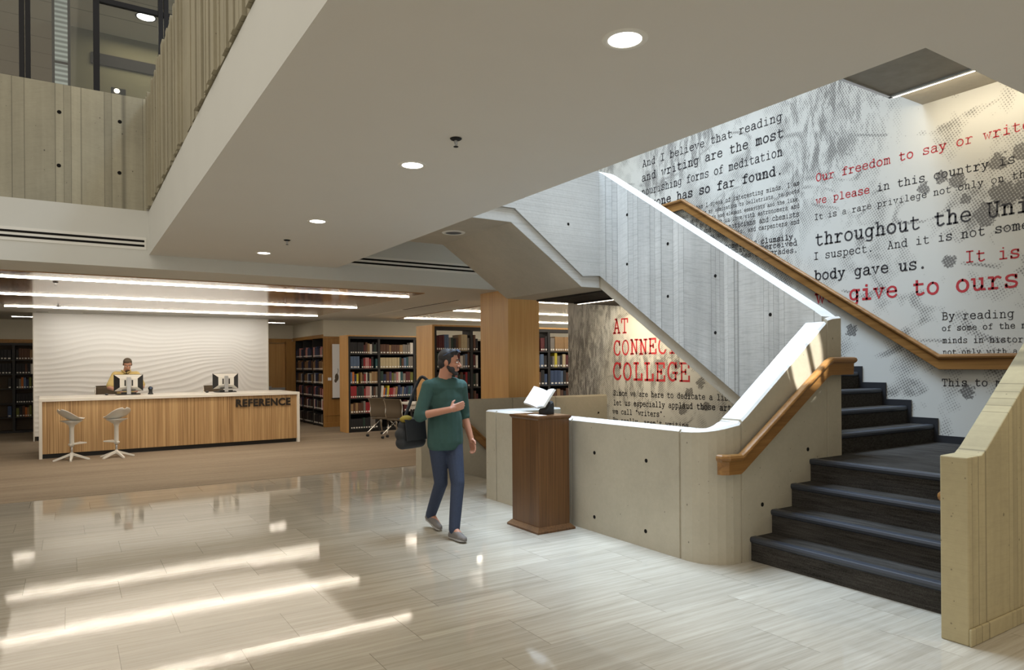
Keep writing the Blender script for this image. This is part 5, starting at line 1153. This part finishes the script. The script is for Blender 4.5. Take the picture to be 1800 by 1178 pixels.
# ---- the librarian behind the desk
lib = thing('person', (.985, 16.50, .004), 'person in a pale yellow short-sleeved shirt standing behind the reference desk, looking down', 'person', rotz=R(-3))
HC2 = V(.03, -.16, 1.655); HM2 = rotz(R(4)) @ rotx(R(28))
SL, SR = V(.19, -.05, 1.44), V(-.19, -.05, 1.44)
EL2, WL2 = V(.30, -.16, 1.19), V(.245, -.50, 1.135)
ER2, WR2 = V(-.30, -.18, 1.18), V(-.17, -.52, 1.135)
fl = [('e', V(0, -.02, 1.27), (.175, .125, .21)), ('e', V(0, 0, 1.03), (.155, .12, .16)), ('c', SL, SR, .06, .06), ('c', V(0, -.04, 1.42), V(.02, -.11, 1.57), .068, .06), ('c', V(-.08, -.04, 1.41), V(.08, -.04, 1.41), .09, .09), ('e', V(0, 0, .93), (.16, .12, .11))]
fl += limb(SL, EL2, WL2, (.055, .045, .031)) + limb(SR, ER2, WR2, (.055, .045, .031)) + limb(V(.09, 0, .9), V(.10, -.02, .5), V(.10, 0, .1), (.085, .06, .042)) + limb(V(-.09, 0, .9), V(-.10, -.02, .5), V(-.10, 0, .1), (.085, .06, .042))
fl += head_shapes(HC2, HM2, 1.02) + hand(WL2, (-.10, -.14, -.02), (0, 0, -1), (-1, 0, 0), .5) + hand(WR2, (.12, -.13, -.02), (0, 0, -1), (1, 0, 0), .5)
fleshed('body', fl, 'skin_fair', lib, .0075, 3); face_bits(HC2, HM2, lib, 1.02, 'hair_grey')
tp = [('e', V(0, -.02, 1.26), (.192, .142, .22)), ('e', V(0, .0, 1.03), (.175, .138, .19)), ('c', SL, SR, .072, .072), ('c', V(-.09, -.04, 1.40), V(.09, -.04, 1.40), .108, .108), ('c', SL, SL + (EL2 - SL) * .82, .074, .074, 14), ('c', SR, SR + (ER2 - SR) * .82, .074, .074, 14), ('e', V(0, 0, .92), (.175, .135, .06))]
fleshed('shirt', tp, 'shirt_y', lib, .009, 4, label='pale yellow short-sleeved shirt')
MB().tube(spline3([(.085, -.055, 1.53), (.065, -.13, 1.515), (.02, -.165, 1.475)]), [.016] * 9, 8).build('collar', 'shirt_y', parent=lib, smooth=True); MB().tube(spline3([(-.075, -.055, 1.53), (-.05, -.13, 1.515), (-.005, -.165, 1.475)]), [.016] * 9, 8).build('collar', 'shirt_y', parent=lib, smooth=True)
MB().ell((.012, -.125, 1.49), (.052, .032, .040)).build('undershirt', 'tee_dark', parent=lib, smooth=True, label='dark undershirt at the neck')
fleshed('trousers', [('e', V(0, 0, .89), (.17, .125, .10))] + limb(V(.09, 0, .88), V(.10, -.02, .5), V(.10, 0, .09), (.10, .078, .062)) + limb(V(-.09, 0, .88), V(-.10, -.02, .5), V(-.10, 0, .09), (.10, .078, .062)), 'trouser', lib, .012, 3)
for x in (-.10, .10): fleshed('shoe', [('c', V(x, .02, .045), V(x, -.16, .035), .042, .034)], 'hair', lib, .01, 2)
P2 = lambda x, y, z: HC2 + HM2 @ V(x, y, z)
fleshed('hair', [('e', P2(0, .024, .046), (.084, .094, .086), HM2), ('e', P2(-.012, -.045, .092), (.060, .045, .028), HM2), ('e', P2(0, .062, -.01), (.072, .05, .07), HM2), ('e', P2(-.07, .0, .01), (.012, .026, .036), HM2), ('e', P2(.07, .0, .01), (.012, .026, .036), HM2)], 'hair_grey', lib, .008, 2, label='short greying brown hair')
fleshed('beard', [('c', P2(-.030, -.066, -.104), P2(.030, -.066, -.104), .015, .015)], 'hair_grey', lib, .007, 2)
